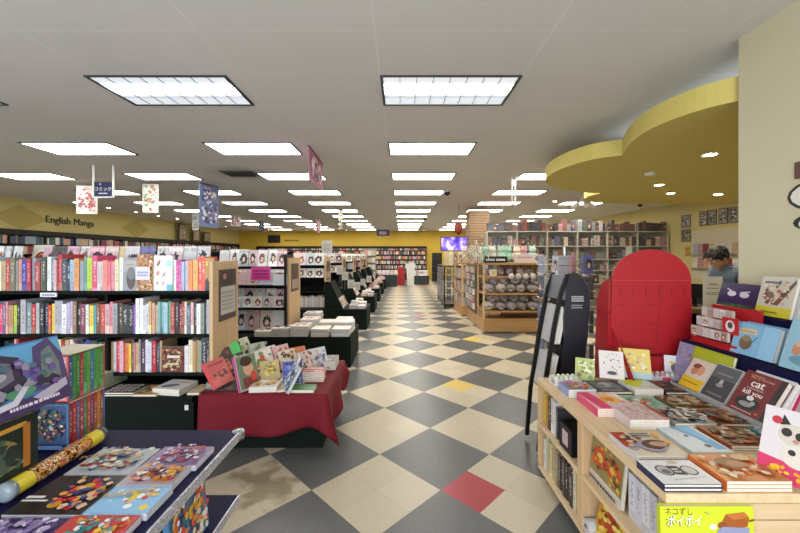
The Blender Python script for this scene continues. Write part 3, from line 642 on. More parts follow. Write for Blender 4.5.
# picture books leaning on the ledge along the top
tops = [(3, '#d8d8da'), (9, '#cfcfd4'), (16, '#e0e0e2'), (22, '#c8c8c8'), (35, '#d0ccc0'), (50, '#c89aa4'), (61, '#3a3438'), (73, '#d8a8b4'), (86, '#ddd8dc'), (99, '#dc98b0'), (112, '#d8b8b8'), (124, '#d4c890'), (134, '#d0ccd4'), (148, '#4a5290'), (164, '#d8dcd8'), (177, '#e4d0d4'), (190, '#dcdce0'), (203, '#d8d4d8')]
for i, (px, c) in enumerate(tops):
    w = .135 if px != 35 else .2; h = .255 if px not in (35,) else .27
    if px < 24: w = .05
    if px == 35:
        book('food book with a round brown dish on its cover, on the bookcase top', .19, .27, .02, '#c0bcae', lambda A: (A.ell(.5, .5, .42, .32, '#e0dcd4'), A.ell(.5, .5, .34, .26, '#7a3a1c'), A.scatter(2, 14, ['#a85a2a', '#5a2412', '#c88a4a'], .25, .3, .75, .7, .05, .1)), book_frame((px_x(px, 3.5), 3.55, 1.402), -90, 12)); continue
    unit(U_MAG, 'magazine', '%s cover on top of the bookcase, %s magazine from the wooden end panel' % (cname(c), ordn(len(tops)-i)), 'magazine', c, (px_x(px, 3.45), 3.40+.012*(i % 3), 1.402), (w, .012, h), (-.16, 0, 0), 'magazines along the bookcase top')

# ================================================================== RED CLOTH TABLE
RT = thing('display_table', 'low green display table hidden under a dark red cloth', 'table', (-1.1, 3.33, 0))
board('base', RT, -.49, .46, -.40, .42, 0, .42, GREENBLACK)
board('table_top', RT, -.505, .48, -.43, .45, .42, .45, BLACK)
def cloth():
    # perimeter of the top, then wavy drops
    x0, x1, y0, y1, zt = -1.615, -.595, 2.875, 3.80, .457
    per = []
    N = 40
    for i in range(N): per.append((x0+(x1-x0)*i/N, y0, 0, -1, i/N, 'f'))
    for i in range(N): per.append((x1, y0+(y1-y0)*i/N, 1, 0, i/N, 'r'))
    for i in range(N): per.append((x1-(x1-x0)*i/N, y1, 0, 1, i/N, 'b'))
    for i in range(N): per.append((x0, y1-(y1-y0)*i/N, -1, 0, i/N, 'l'))
    K = 12; vs = []; fs = []
    for (x, y, nx, ny, t, s) in per:
        if s == 'f': drop = .30+.05*math.sin(t*3.2+.4)-.04*t; amp = .012+.012*t
        elif s == 'r': drop = .36-.30*t+.10*math.sin(t*PI)-.0; amp = .02
        else: drop = .28; amp = .008
        corner = max(0, 1-min(abs(x-x1)+abs(y-y0), 1)/.14)
        drop += .045*corner
        if s == 'r' and t > .75: drop += .12*math.sin((t-.75)/.25*PI)
        for k in range(K+1):
            q = k/K; out = .006+q*(.02+.03*corner)+amp*.8*q*math.sin(t*13+ (1.3 if s == 'r' else 0))*(1+q)
            cx, cy = nx*out, ny*out
            if k == 0: cx = cy = 0
            if corner > 0: cx += .02*corner*q; cy -= .02*corner*q
            z = zt-drop*q if k else zt
            vs.append((x+cx, y+cy, max(.02, z)))
    n = len(per)
    for i in range(n):
        for k in range(K):
            a = i*(K+1)+k; b = ((i+1) % n)*(K+1)+k; fs.append((a, b, b+1, a+1))
    mb = MB().add(vs, fs, 0, True); mb.add([vs[i*(K+1)] for i in range(n)], [tuple(range(n))], 0)
    o = mb.build('tablecloth', mat('#6e0f1f', .75, noise=.12, nscale=40, spec=.3))
    m = o.modifiers.new('solid', 'SOLIDIFY'); m.thickness = .003; m.offset = 1
    tag(o, 'dark red cloth draped over the low display table by the aisle', 'tablecloth')
cloth()
ZC = .4615
def rt(px, py, z=ZC): Y = (1.57-z)*360/(py-255); return px_x(px, Y), Y
AC = mat('#c8d0d0', .08, alpha=.35)
t = thing('display_riser', 'clear acrylic sloping book rest on the red cloth', 'book stand', (-1.40, 3.22, ZC), 0)
MB().box(-.2, .22, -.28, .3, 0, .012).build('base', mat('#4a4a48', .12, alpha=.85), t); MB().prism([(-.19, .012), (-.19, .07), (-.18, .07), (-.10, .012)], 'Y', -.28, .3, 0).build('slope', AC, t)
def sl(label, px, Y, z, w, h, t_, col, az, tilt, art=None, hard=False, **k):
    return book(label, w*1.14, h*1.14, t_, col, art, book_frame((px_x(px, Y), Y, z), az, tilt), hard=hard, **k)
zr = ZC+.013
sl('coral pink book leaning at the end of the red cloth table', 223, 3.02, zr, .20, .2, .03, '#c8484c', -12, 32, art_words('#d86a64', '#8a2028', 3), True)
sl('black cover with red panels leaning beside the coral book', 231, 3.17, zr, .19, .25, .018, '#2a1e1c', -18, 30, lambda A: (A.scatter(3, 14, ['#b8483c', '#8a2a24', '#c87868'], .05, .1, .8, .7), A.text(.75, .82, .05, '12', '#d8282c')))
sl('black and white manga cover with small green tag, leaning in the row', 240, 3.34, zr, .19, .26, .018, '#28241e', -18, 28, lambda A: (A.rect(.35, .62, .95, 1.0, '#3ec862'), A.scatter(5, 12, ['#8a8a7a', '#c8c0a8', '#4a3a34'], .1, .1, .9, .6)))
sl('pale green and white cover leaning last in the row', 250, 3.52, zr, .18, .26, .016, '#b8bca4', -18, 28, art_photo(['#d8d8c8', '#7a8a5a', '#3a3a34', '#a8b088', '#e0e0d8'], 6, 18))
sl('white cover with a red flower leaning in front of the row', 268, 3.28, ZC, .17, .22, .02, '#d8d0cc', -35, 30, art_photo(['#c8402c', '#d87a4a', '#6a8a4a', '#e8e0d8'], 7, 12))
sl('red edged book leaning low behind the yellow flower book', 259, 3.18, ZC, .14, .16, .018, '#b8403c', -25, 38, art_photo(['#d8b0a0', '#d8d0c0', '#7a2824'], 8, 12))
sl('book with magenta spine and a painted portrait, standing in front', 249, 2.97, ZC, .17, .25, .03, '#b8b0a0', -28, 18, lambda A: (A.rect(.04, .05, 1, .97, '#6a7a62'), A.ell(.55, .6, .25, .22, '#c89a80'), A.ell(.5, .8, .3, .14, '#3a2a20'), A.rect(.2, .05, .9, .35, '#7a3a34'), A.ell(.75, .35, .16, .14, '#c84a34')), True, spine='#b82a8a')
for i in range(3):
    x, y = rt(262, 385, ZC+.04)
    book('white picture book in the pile at the cloth edge, %s' % ('topmost' if i == 2 else 'second' if i else 'lowest'), .22, .17, .014, '#d8d6d8', art_photo(['#c89a58', '#e0d0b0', '#8a5a34', '#c8b088'], 9, 16) , flat_frame(-1.12, 2.985, ZC+i*.0145, 4), bottom=False, hard=True)
book('pale manga lying behind the white pile', .2, .24, .02, '#c8b49a', art_photo(['#d8c8a8', '#a88a5a', '#e8e0d0', '#8a6a4a'], 10), flat_frame(-1.06, 3.22, ZC, 10), bottom=False)
sl('book with a yellow flower on its cover, leaning in the middle', 271, 3.13, ZC, .14, .17, .015, '#b8a87a', -60, 35, lambda A: (A.scatter(3, 10, ['#d8b83a', '#e0c860', '#7a6a2a'], .1, .2, .9, .95)))
for i in range(2): book('lavender edged book in the middle pile, %s' % ('upper' if i else 'lower'), .16, .2, .016, '#a89ac0', art_photo(['#d8c0b0', '#c89a8a', '#e0d8d0'], 12, 12), flat_frame(-.985, 3.33, ZC+i*.017, -6), bottom=False)
sl('grey-backed white book propped up facing the aisle', 290, 3.1, ZC, .15, .22, .02, '#b0aeaa', -160, 20, None, True)
sl('blue landscape book leaning at the cloth front', 286, 2.93, ZC, .15, .19, .02, '#b4bcc8', 212, 30, art_photo(['#3a5a8a', '#d8dce0', '#6a8ab0', '#4a4a6a'], 13), True)
sl('blue and violet manga leaning behind the landscape book', 293, 3.06, ZC, .14, .18, .015, '#4a5494', -70, 35, art_photo(['#5a6ab0', '#8a90c8', '#2a3060'], 14, 12))
book('green clothbound book lying at the cloth front corner', .2, .13, .028, '#3a6a3c', lambda A: A.rect(.06, .08, .94, .92, '#447a46'), flat_frame(-.80, 2.95, ZC), bottom=False, hard=True)
for i in range(5):
    book('small red and white paperback, %s in the pile on the cloth' % ['lowest', 'second', 'middle', 'fourth', 'topmost'][i], .2, .13, .018, '#b01c2a', lambda A: (A.rect(.1, .55, .9, .9, '#c8b0a8'), A.words(.1, .15, .9, .4, '#d8c8c0', 1, 2)), flat_frame(-.78+.004*(i % 2), 3.20, ZC+i*.0185, 3+2*(i % 3)), bottom=False)
for i in range(3):
    book('%s manga under the tilted white one, by the red pile' % ['red', 'orange', 'coral'][i], .15, .2, .02, ['#a82a2c', '#c8643a', '#d0584a'][i], art_photo(['#d8b8a8', '#c85a4a', '#7a2a24'], 15+i, 10), flat_frame(-.93, 3.52, ZC+i*.0205, 5*i), bottom=False)
sl('white manga with a dark figure tilted over the red pile', 311, 3.28, ZC+.0, .14, .21, .018, '#c8c0bc', -30, 24, art_photo(['#8a4a44', '#3a2c2a', '#d8c8c0', '#a87a70'], 17, 12))
for i in range(4): book('dark grey book in the far corner pile of the red table, %s' % ['lowest', 'second', 'third', 'topmost'][i], .17, .24, .02, '#4a4c4c', art_photo(['#6a6c6c', '#8a8a88', '#2a2c2c'], 18, 10), flat_frame(-.72, 3.58, ZC+i*.0205, 2), bottom=False)
sl('pale green cover leaning near the end panel base', 262, 3.55, ZC, .15, .22, .016, '#a8b0a0', -40, 30, art_photo(['#c8d0c0', '#6a7a6a', '#d8d8d0'], 19, 12))
more = [('white cover with coral flowers leaning behind the painted portrait book', 275, 3.42, .16, .22, '#d0c4c0', -30, 30, ['#c8483c', '#d8a08a', '#e0d8d0', '#7a8a5a']), ('pale pink cover leaning beyond the coral flowers', 286, 3.50, .16, .21, '#d0a8a8', -35, 28, ['#e0d0d0', '#b86a70', '#8a4a50']),
 ('orange and cream cover propped near the red pile', 301, 3.46, .15, .2, '#c87a50', -50, 30, ['#e0c8a8', '#b84a34', '#d8a070', '#5a3a30']), ('white cover with small blue figures propped by the far corner', 322, 3.42, .14, .2, '#ccccd0', -45, 24, ['#5a6a9a', '#b0a8b0', '#c8b090']),
 ('cream manga cover standing behind the lavender pile', 292, 3.36, .15, .2, '#d0c8b0', -40, 30, ['#a87a4a', '#e0d8c0', '#5a4a3a', '#c8a080'])]
for lb_, px_, Y_, w_, h_, c_, az_, ti_, pal_ in more: sl(lb_, px_, Y_, ZC, w_, h_, .016, c_, az_, ti_, art_photo(pal_, px_, 16))
book('yellow and white manga lying flat beside the green book', .15, .2, .018, '#c8b060', art_photo(['#d8d0b0', '#c89a3a', '#e0d8c8', '#8a5a3a'], 61, 16), flat_frame(-.97, 3.02, ZC, 25), bottom=False)
book('grey manga lying among the props on the red table', .15, .2, .02, '#8a8478', art_photo(['#b8b0a0', '#5a5448', '#c8c0b4'], 20, 14), flat_frame(-.90, 3.16, ZC, -20), bottom=False)

# ================================================================== BLUE TABLE (bottom left)
ZT = .78
LT = thing('display_table', 'navy blue display table with speckled silver edging and a lower shelf', 'table', (0, 0, 0))
xe = -.725
board('table_top', LT, -1.95, xe, .55, 1.625, ZT-.03, ZT, NAVY)
board('lower_shelf', LT, -1.95, xe, .55, 1.605, .47, .50, NAVY)
SPK = NB('speckled_edging'); 
_v = SPK.n('ShaderNodeTexVoronoi'); _v.inputs['Scale'].default_value = 160; _t = SPK.n('ShaderNodeTexCoord'); SPK.l(_t.outputs['Object'], _v.inputs['Vector'])
SPK.l(SPK.mix(_v.outputs['Distance'], rgb('#55586a'), rgb('#e2e2ec')), SPK.b.inputs['Base Color']); SPK.b.inputs['Roughness'].default_value = .3; SPK.b.inputs['Metallic'].default_value = .4
board('edging', LT, xe, xe+.008, .55, 1.625, ZT-.034, ZT+.002, SPK.m); board('edging', LT, xe, xe+.006, .55, 1.605, .468, .502, SPK.m)
MB().lathe([(0, .006), (.022, .004), (.028, -.002), (.028, -.035), (0, -.035)], 16, M=Matrix.Translation((xe-.008, 1.618, ZT))).build('corner_cap', CHROME, LT)
for (x, y) in ((-1.0, 1.35), (-1.85, 1.5), (-1.85, .65), (-1.0, .65)): MB().tube([(x, y, 0), (x, y, ZT-.03)], .025, 10).build('leg', mat('#3a3c48', .4, metal=.6), LT)
# two slipcased sets; every volume a thing of its own
def slip(label, x0, x1, y0, y1, z0, z1, col, art, cols, setname):
    t = thing('slipcase', label, 'slipcase', ((x0+x1)/2, (y0+y1)/2, z0)); w, d, h = x1-x0, y1-y0, z1-z0; b = .004
    mb = MB(); mats = [mat(col, .35)]
    mb.box(-w/2, w/2, -d/2, -d/2+b, 0, h); mb.box(-w/2, w/2, d/2-b, d/2, 0, h); mb.box(-w/2, w/2, -d/2, d/2, 0, b); mb.box(-w/2, -w/2+b, -d/2, d/2, 0, h)
    art(Art(mb, mats, (-w/2, -d/2, 0), (1, 0, 0), (0, 0, 1), w, h)); mb.build('case', mats, t)
    MB().box(-w/2, w/2, -d/2, d/2, h-b, h+.0005).build('lid_panel', mat('#c8c0a8', .5), t)
    n = len(cols); p = (d-2*b-.002)/n
    for i, c in enumerate(cols):
        unit(U_SPINE, 'manga_volume', '%s volume, %s from the printed face of the %s' % (cname(c), ordn(i+1), setname), 'manga volume', c, (x1-.002, y0+b+.001+p*(i+.5), z0+b+.001), (p-.001, w-.012, h-2*b-.006), (0, 0, PI/2), 'volumes in the %s' % setname)
def ba(seed, bg, cols, sky=None):
    def f(A):
        A.rect(.05, .06, .95, .95, bg); A.scatter(seed, 46, cols, .06, .2, .94, .9, .03, .11); A.rect(.06, .06, .94, .14, '#5a7ab0')
    return f
slip('blue slipcase printed with small colourful shapes, lowest of the pair', -1.49, -1.345, 1.455, 1.635, ZT+.001, ZT+.19, '#4a78a8', ba(3, '#39507a', ['#6a3a5a', '#c89a7a', '#2a6a6a', '#8a4a4a', '#c8a83a', '#d8d0d0', '#202848']), ['#8a2c3a', '#b03c34', '#6a5a8a', '#a83c48', '#4a7a5a', '#b8483c', '#7a3a5a', '#a04038', '#c08a3a', '#8a3a4a'], 'lower blue slipcase')
slip('pink and white slipcase standing on the blue one', -1.49, -1.345, 1.455, 1.635, ZT+.192, ZT+.385, '#c8505a', lambda A: (A.rect(.05, .05, .95, .95, '#d89a98'), A.ell(.55, .85, .38, .07, '#d8d0e0'), A.words(.2, .8, .9, .9, '#7a4a9a', 1, 3), A.scatter(5, 22, ['#8a4a3a', '#e0c0a0', '#c87a4a', '#4a3a4a', '#e0a8a0'], .15, .1, .9, .72)), ['#3a6a9a', '#4a9a5a', '#4a8a4a', '#b0384a', '#4a9a4a', '#6aa84a', '#3a7ab0', '#52a052', '#5a9a4a', '#489048'], 'upper pink slipcase')
# dark boxed game, boxed toy leaning on it, yellow box behind
def boxthing(name, label, cat, w, h, d, col, art, M, side=None):
    t = thing(name, label, cat, M=M); mats = [mat(col, .3)]
    if side: mats.append(mat(side, .35))
    s = 1 if side else 0
    mb = MB(); vs = [(-w/2, 0, 0), (w/2, 0, 0), (w/2, h, 0), (-w/2, h, 0), (-w/2, 0, d), (w/2, 0, d), (w/2, h, d), (-w/2, h, d)]
    mb.add(vs, [(0, 3, 2, 1), (4, 5, 6, 7)], 0); mb.add(vs, [(0, 1, 5, 4), (1, 2, 6, 5), (2, 3, 7, 6), (3, 0, 4, 7)], s)
    art(Art(mb, mats, (-w/2, 0, d), (1, 0, 0), (0, 1, 0), w, h)); mb.build('carton', mats, t)
    MB().box(-w/2+.01, w/2-.01, h-.0002, h+.001, .004, d-.004).build('lid_flap', mat('#b8b09a' if side else col, .4), t)
    return t
def art_dark(A):
    A.rect(.0, .0, 1, 1, '#16241c'); A.line(.1, .2, .42, .55, .06, '#c88a3a'); A.line(.42, .55, .42, .86, .05, '#b87a2c'); A.line(.42, .86, .92, .9, .06, '#c8923e'); A.line(.92, .9, .92, .3, .05, '#a86a24')
    A.line(.1, .2, .2, .45, .07, '#a85a20'); A.ell(.62, .42, .18, .16, '#3a4234'); A.ell(.3, .3, .12, .12, '#5a6048'); A.line(.5, .25, .9, .4, .04, '#7a8a7a'); A.scatter(5, 18, ['#2c3a30', '#4a5a4a', '#8a7a4a', '#24302a'], .45, .32, .9, .85, .03, .08)
# both faces look towards the aisle (heading 0 = +x)
boxthing('game_box', 'dark green game box with gold angular lettering, at the table edge', 'game box', .42, .245, .09, '#14201a', art_dark, book_frame((-1.385, 1.06, ZT+.001), -8, 0), side='#22301e')
def art_toy(A):
    A.rect(0, 0, 1, 1, '#3a78b0'); A.rect(0, .0, 1, .2, '#3a2a5a'); A.poly([(0, .95), (1, .98), (1, .55), (0, .6)], '#5aa0d0')
    A.poly([(.30, .30), (.38, .85), (.55, .92), (.70, .80), (.72, .35), (.5, .2)], '#2c2440'); A.poly([(.40, .5), (.46, .78), (.56, .8), (.64, .74), (.64, .5), (.5, .4)], '#6a6a80'); A.ell(.52, .58, .08, .07, '#a8a8b8')
    A.poly([(.74, .25), (.8, .9), (.92, 1.0), (1.0, .7), (1.0, .2)], '#4a3a70'); A.poly([(.8, .3), (.85, .8), (.92, .88), (.96, .6), (.95, .3)], '#6a7a7a')
    A.poly([(.05, .2), (.12, .55), (.28, .62), (.36, .3), (.2, .12)], '#3c3058'); A.ell(.2, .36, .08, .1, '#4a8a6a'); A.ell(.66, .3, .1, .07, '#4a8a6a')
    A.poly([(.42, .28), (.5, .12), (.62, .14), (.74, .4), (.7, .42), (.6, .22), (.52, .2), (.46, .32)], '#c8c8d8'); A.poly([(.72, .18), (.98, .32), (.98, .2), (.8, .08)], '#b0a8c0')
    A.scatter(8, 26, ['#2a2040', '#6a4a9a', '#8a8aa0', '#50405a', '#4a6a7a'], .05, .2, .98, .8, .02, .06); A.words(.55, .08, .9, .15, '#d8d0e8', 1, 4)
boxthing('toy_box', 'boxed toy with purple and blue robot-like art leaning on the dark game box', 'toy box', .46, .23, .07, '#42306a', art_toy, book_frame((-1.31, 1.12, ZT+.249), -4, 16))
boxthing('game_box', 'yellow box with brown figures standing behind the purple toy box', 'game box', .30, .46, .05, '#d8b03a', art_photo(['#8a5a2a', '#c88a3a', '#e8d060', '#4a3a24', '#e0a84a'], 23, 26), book_frame((-1.55, 1.15, ZT+.001), -30, 4))
tb = thing('poster_tube', 'yellow and brown rolled poster in clear wrap lying on blue table', 'poster tube', (-1.262, 1.33, ZT+.034), math.radians(1))
TUB = NB('rolled_print'); _tc = TUB.n('ShaderNodeTexCoord'); _sp = TUB.n('ShaderNodeSeparateXYZ'); TUB.l(_tc.outputs['Object'], _sp.inputs[0])
_n = TUB.n('ShaderNodeTexNoise'); _n.inputs['Scale'].default_value = 45; TUB.l(_tc.outputs['Object'], _n.inputs['Vector'])
_r = TUB.n('ShaderNodeValToRGB'); _r.color_ramp.interpolation = 'CONSTANT'
for i, (p_, c_) in enumerate(((0, '#2a1c14'), (.42, '#c88a2a'), (.5, '#6a2c1c'), (.55, '#d8c8a0'), (.6, '#b8622a'))):
    e_ = _r.color_ramp.elements[i] if i < 2 else _r.color_ramp.elements.new(p_); e_.position = p_; e_.color = (*rgb(c_), 1)
TUB.l(_n.outputs['Fac'], _r.inputs['Fac']); _a = TUB.math('GREATER_THAN', TUB.math('ABSOLUTE', _sp.outputs[1]), .115)
TUB.l(TUB.mix(_a, _r.outputs['Color'], rgb('#d8c63a')), TUB.b.inputs['Base Color']); TUB.b.inputs['Roughness'].default_value = .15
MB().tube([(0, -.19, 0), (0, .19, 0)], .029, 24).build('roll', TUB.m, tb)
MB().lathe([(0, .008), (.02, .008), (.031, 0), (.031, -.02), (.0295, -.02)], 20, M=Matrix.Translation((0, -.19, 0)) @ Matrix.Rotation(PI/2, 4, 'X')).build('end_cap', mat('#8a98a4', .25), tb)
MB().lathe([(0, .008), (.02, .008), (.031, 0), (.031, -.02), (.0295, -.02)], 20, M=Matrix.Translation((0, .19, 0)) @ Matrix.Rotation(-PI/2, 4, 'X')).build('end_cap', mat('#4a4a5a', .1), tb)

# flat film cases and books on the blue table
def da(bg, seed, cols, title=None, tcol='#e8c030', n=20, stripes=False, tl=(.34, .7, .05, .0)):
    def f(A):
        A.rect(.015, .02, .985, .98, bg)
        A.scatter(seed, n*2, cols, .12 if not stripes else .38, .08, .97, .95, .025, .12)
        if stripes: A.rect(.06, .3, .3, .36, '#d8d8d8'); A.rect(.06, .22, .4, .26, '#d8d8d8')
        if title: A.text(tl[0]+.004, tl[1]-.006, tl[2], title, '#2a3a7a', tl[3]); A.text(tl[0], tl[1], tl[2], title, tcol, tl[3])
    return f
def case(label, x0, x1, y0, y1, t_, col, art, z=ZT+.0008, hard=False): return book(label, x1-x0, y1-y0, t_, col, art, flat_frame((x0+x1)/2, (y0+y1)/2, z), name='film_case' if not hard else 'book', cat='film case' if not hard else 'book', bottom=False, hard=hard, pages=mat('#c8c8d0', .4))
case('large white film book with gold title lying beside the poster tube', -1.195, -.965, 1.275, 1.445, .012, '#b8bcc4', da('#b4bac0', 31, ['#d8d8d8', '#8a9aa8', '#a03a3a', '#3a4a7a', '#c8a86a', '#d8d8c8'], 'POKÉMON', '#b09030', 30, tl=(.36, .5, .034, .3)))
case('purple and red film case at the far corner of the blue table', -.945, -.75, 1.315, 1.445, .02, '#b0a0b4', da('#8a7aa0', 32, ['#b03a44', '#c8c0d0', '#4a3a6a', '#d8d0d8', '#a8607a'], None, n=26))
case('white and red film case overlapping the purple one', -.95, -.765, 1.20, 1.31, .022, '#b8a8ac', da('#a89aa4', 33, ['#d88a2a', '#c83a44', '#3a2a3a', '#e0e0e0', '#e0a83a', '#7a3040'], None, n=28))
case('large black film book with yellow and red art', -1.195, -.96, 1.075, 1.265, .014, '#1c1a1c', da('#1e1a1a', 34, ['#d8a030', '#c83038', '#3a4a8a', '#e0b890', '#d8902a'], None, n=14, stripes=True))
case('light blue film case with gold title and small shapes', -.945, -.755, 1.068, 1.193, .022, '#7aa8cc', da('#86b4d8', 35, ['#e0c040', '#c83a3a', '#5a9a5a', '#e8e8e8', '#b8c8d8'], 'POKÉMON', '#e0b828', 6, tl=(.40, .70, .031, .25)))
case('purple film book with pale swirls, at the table edge', -1.20, -.975, .87, 1.06, .014, '#3a2858', da('#3c2c5c', 36, ['#b8a8c8', '#d8d0e0', '#8a78a8', '#6a5890'], None, n=26))
case('red and yellow film case next to the purple book, at the shop-front edge', -.96, -.765, .89, 1.06, .022, '#a81c24', da('#b84038', 37, ['#e0c030', '#e8e4e0', '#3a8a8a', '#c82830', '#e09a2a'], None, n=20))
for i, (y, c) in enumerate(((1.30, '#3a6a9a'), (1.20, '#4a7aa8'))):
    book('colourful film case standing on the lower shelf of blue table, %s' % ('by the corner' if i == 0 else 'further from the corner'), .14, .2, .018, c, art_photo(['#c83a34', '#e0b83a', '#3a7a5a', '#d8c8b0', '#4a3a7a', '#d87a2a', '#e0e0e8'], 40+i, 34), book_frame((-.775, y+.06, .501), 4, 6), name='film_case', cat='film case')
# ================================================================== MAGAZINE STANDS DOWN THE AISLE
SPAL = ['#8a3a3a', '#b8a284', '#6a6a5a', '#c8907a', '#2c3a6a', '#8a93a0', '#c8c4be', '#3a5a50', '#d8d2c8', '#b88a94', '#2a2a3a', '#c8783a', '#a8b0b8', '#d8c880', '#4a3a34', '#a84a5a']
SMATS = [mat(c, .5) for c in SPAL]
STUFF = MB(); srn = random.Random(5)
def stuff_unit(loc, scale, rot=(0, 0, 0)):
    from mathutils import Euler
    M_ = Matrix.Translation(loc) @ Euler(rot).to_matrix().to_4x4(); w, d, h = scale
    STUFF.box(-w/2, w/2, 0, d, 0, h, srn.choice([6, 8, 8, 3, 12, 1, 9, 8, 0, 6]), M_)
def stuff_row_x(x0, x1, y, z, h, d, wmin=.016, wmax=.04, face=0.1, light=False):
    x = x0
    while x < x1:
        w = srn.uniform(wmin, wmax); 
        if srn.random() < face: w = srn.uniform(.12, .18)
        w = min(w, x1-x)
        STUFF.box(x, x+w-.001, y, y+d*srn.uniform(.8, 1), z, z+h*srn.uniform(.82, 1.0), srn.choice([6, 8, 9, 12, 3, 8, 6]) if light else srn.randrange(len(SPAL))); x += w
def stuff_row_y(y0, y1, x, z, h, d, wmin=.03, wmax=.09):
    y = y0
    while y < y1:
        w = srn.uniform(wmin, wmax)
        if srn.random() < .12: w = .2
        w = min(w, y1-y); STUFF.box(x, x+d, y, y+w-.001, z, z+h*srn.uniform(.82, 1.0), srn.randrange(len(SPAL))); y += w
MAGC = ['#e0d8d4', '#e8c8d0', '#d8d8d8', '#c8c0c0', '#e0d0c0', '#d8e0e0', '#e8e0d0', '#d0a8b0', '#b8c8d0', '#e8e4e4']
mrn = random.Random(21)
STAND = ['second', 'third', 'fourth', 'fifth', 'sixth', 'last']
def stand(i, Y0):
    nm = '%s book stand' % STAND[i]
    xl = -5.2 if i == 0 else -6.5
    t = thing('magazine_stand', 'black shelving with pale wooden end panel, %s stand from the shop front' % STAND[i], 'bookcase', (0, Y0, 0), group='stands along the aisle')
    xr = -.70 if i == 0 else -.72
    board('base', t, xl, xr, 0, .92, 0, .39, GREENBLACK); board('deck', t, xl, xr, -.015, .935, .39, .43, BLACK)
    board('end_panel', t, -1.66, -1.63, .24, .80, .43, 1.53, WOOD)
    board('back_panel', t, xl, -1.66, .50, .53, .43, 1.62 if i == 0 else 1.5, BLACK)
    p = MB().box(-1.63, -1.626, .32, .70, 1.02, 1.44); p.box(-1.626, -1.624, .36, .66, 1.06, 1.2, 1); p.build('poster', [mat('#4a3430', .5), mat('#9a8a80', .5)], t)
    if i == 0:
        for z in (.46, .80, 1.13): board('shelf', t, xl, -1.66, .22, .50, z-.03, z, BLACK)
        board('step', t, xl, -1.69, .38, .50, 1.375, 1.398, BLACK)
        board('upright', t, -1.69, -1.66, .18, .52, .43, 1.58, BLACKM)
        MB().box(-1.90, -1.86, -.018, -.015, .33, .37).build('price_ticket', mat('#d8d8d4', .5), t)
    else:
        for z in (.78, 1.08, 1.35): board('shelf', t, xl, -1.66, .26, .50, z-.03, z, BLACK)
        # sloping rest towards the aisle
        r = MB().prism([(-1.62, .43), (-1.62, 1.0), (-1.50, 1.0), (-1.22, .43)], 'Y', .06, .09).prism([(-1.62, .43), (-1.62, 1.0), (-1.50, 1.0), (-1.22, .43)], 'Y', .86, .89)
        r.prism([(-1.56, .98), (-1.53, .98), (-1.25, .43), (-1.28, .43)], 'Y', .09, .86); r.build('sloping_rest', GREENBLACK, t)
    return t
YS = [5.02, 7.55, 9.85, 12.15, 14.45, 16.6]
for i, Y0 in enumerate(YS): stand(i, Y0)
# -- second stand: face-out magazines
rows = [('lowest', .462, 5.30, 5, .30, .19), ('middle front', .802, 5.26, 6, .17, .15), ('middle back', .802, 5.37, 6, .275, .15), ('upper', 1.132, 5.26, 5, .24, .19), ('top back', 1.40, 5.42, 7, .26, .14)]
for rnm, z, y, n, h, w in rows:
    for k in range(n):
        x = -1.80-k*(w+.005)
        c = mrn.choice(MAGC)
        zz = z
        hh = h
        unit(U_MAG, 'magazine', 'face-out magazine, %s from the aisle end, %s row of second stand' % (ordn(k+1), rnm), 'magazine', c, (x, y+.012*(k % 2), zz), (w, .014, hh*mrn.uniform(.95, 1.0)), (-.16, 0, mrn.uniform(-.05, .05)), 'face-out magazines on the second stand')
sg = thing('paper_sign', 'bright pink paper sign among the magazines of the second stand', 'sign', (px_x(261, 5.24), 5.235, 1.20))
mb = MB().box(-.14, .14, 0, .004, 0, .2); m_ = [mat('#e0489c', .6)]; A = Art(mb, m_, (-.14, -.0005, 0), (1, 0, 0), (0, 0, 1), .28, .2); A.words(.1, .15, .9, .85, '#8a1a5a', 3, 3); mb.build('sheet', m_, sg)
wp = thing('paper_sign', 'white paper sheet hanging on the magazines beside the pink sign', 'sign', (px_x(280, 5.22), 5.225, 1.13))
MB().box(-.1, .1, 0, .003, 0, .16).build('sheet', mat('#d8dade', .6), wp)
# -- stacks lying on the second stand's deck
stacks = [(-1.92, 5.14, 6, '#c8b8a0'), (-1.68, 5.14, 9, '#a8a8a4'), (-1.42, 5.15, 11, '#d0ccc6'), (-1.13, 5.14, 8, '#c8b8a4'), (-.85, 5.14, 8, '#d0d0da'), (-1.36, 5.44, 14, '#dcdade'), (-1.09, 5.43, 11, '#e4ddd6'), (-.84, 5.44, 11, '#dcdce0'), (-1.40, 5.74, 17, '#d4d4d8'), (-.90, 5.74, 10, '#d8d4cc')]
snames = ['beside the price ticket', 'second along the front edge', 'middle of the front edge', 'fourth along the front edge', 'at the aisle corner', 'tall middle', 'second row middle', 'second row aisle', 'tallest by the end panel', 'back aisle']
for (x, y, n, c), sn in zip(stacks, snames):
    for k in range(n):
        top = k == n-1
        a = unit(U_MAG, 'magazine', ('topmost magazine of the stack %s, second stand' if top else 'magazine under the topmost in the stack %s, second stand') % sn, 'magazine', c if not top else mrn.choice(['#e0d0c4', '#e8d8c8', '#dcd8d8']), (x+mrn.uniform(-.006, .006), y-.13, .4305+k*.0135+.0125), (.25, .0125, .28), (-PI/2, 0, mrn.uniform(-.03, .03)), 'stack %s' % sn)
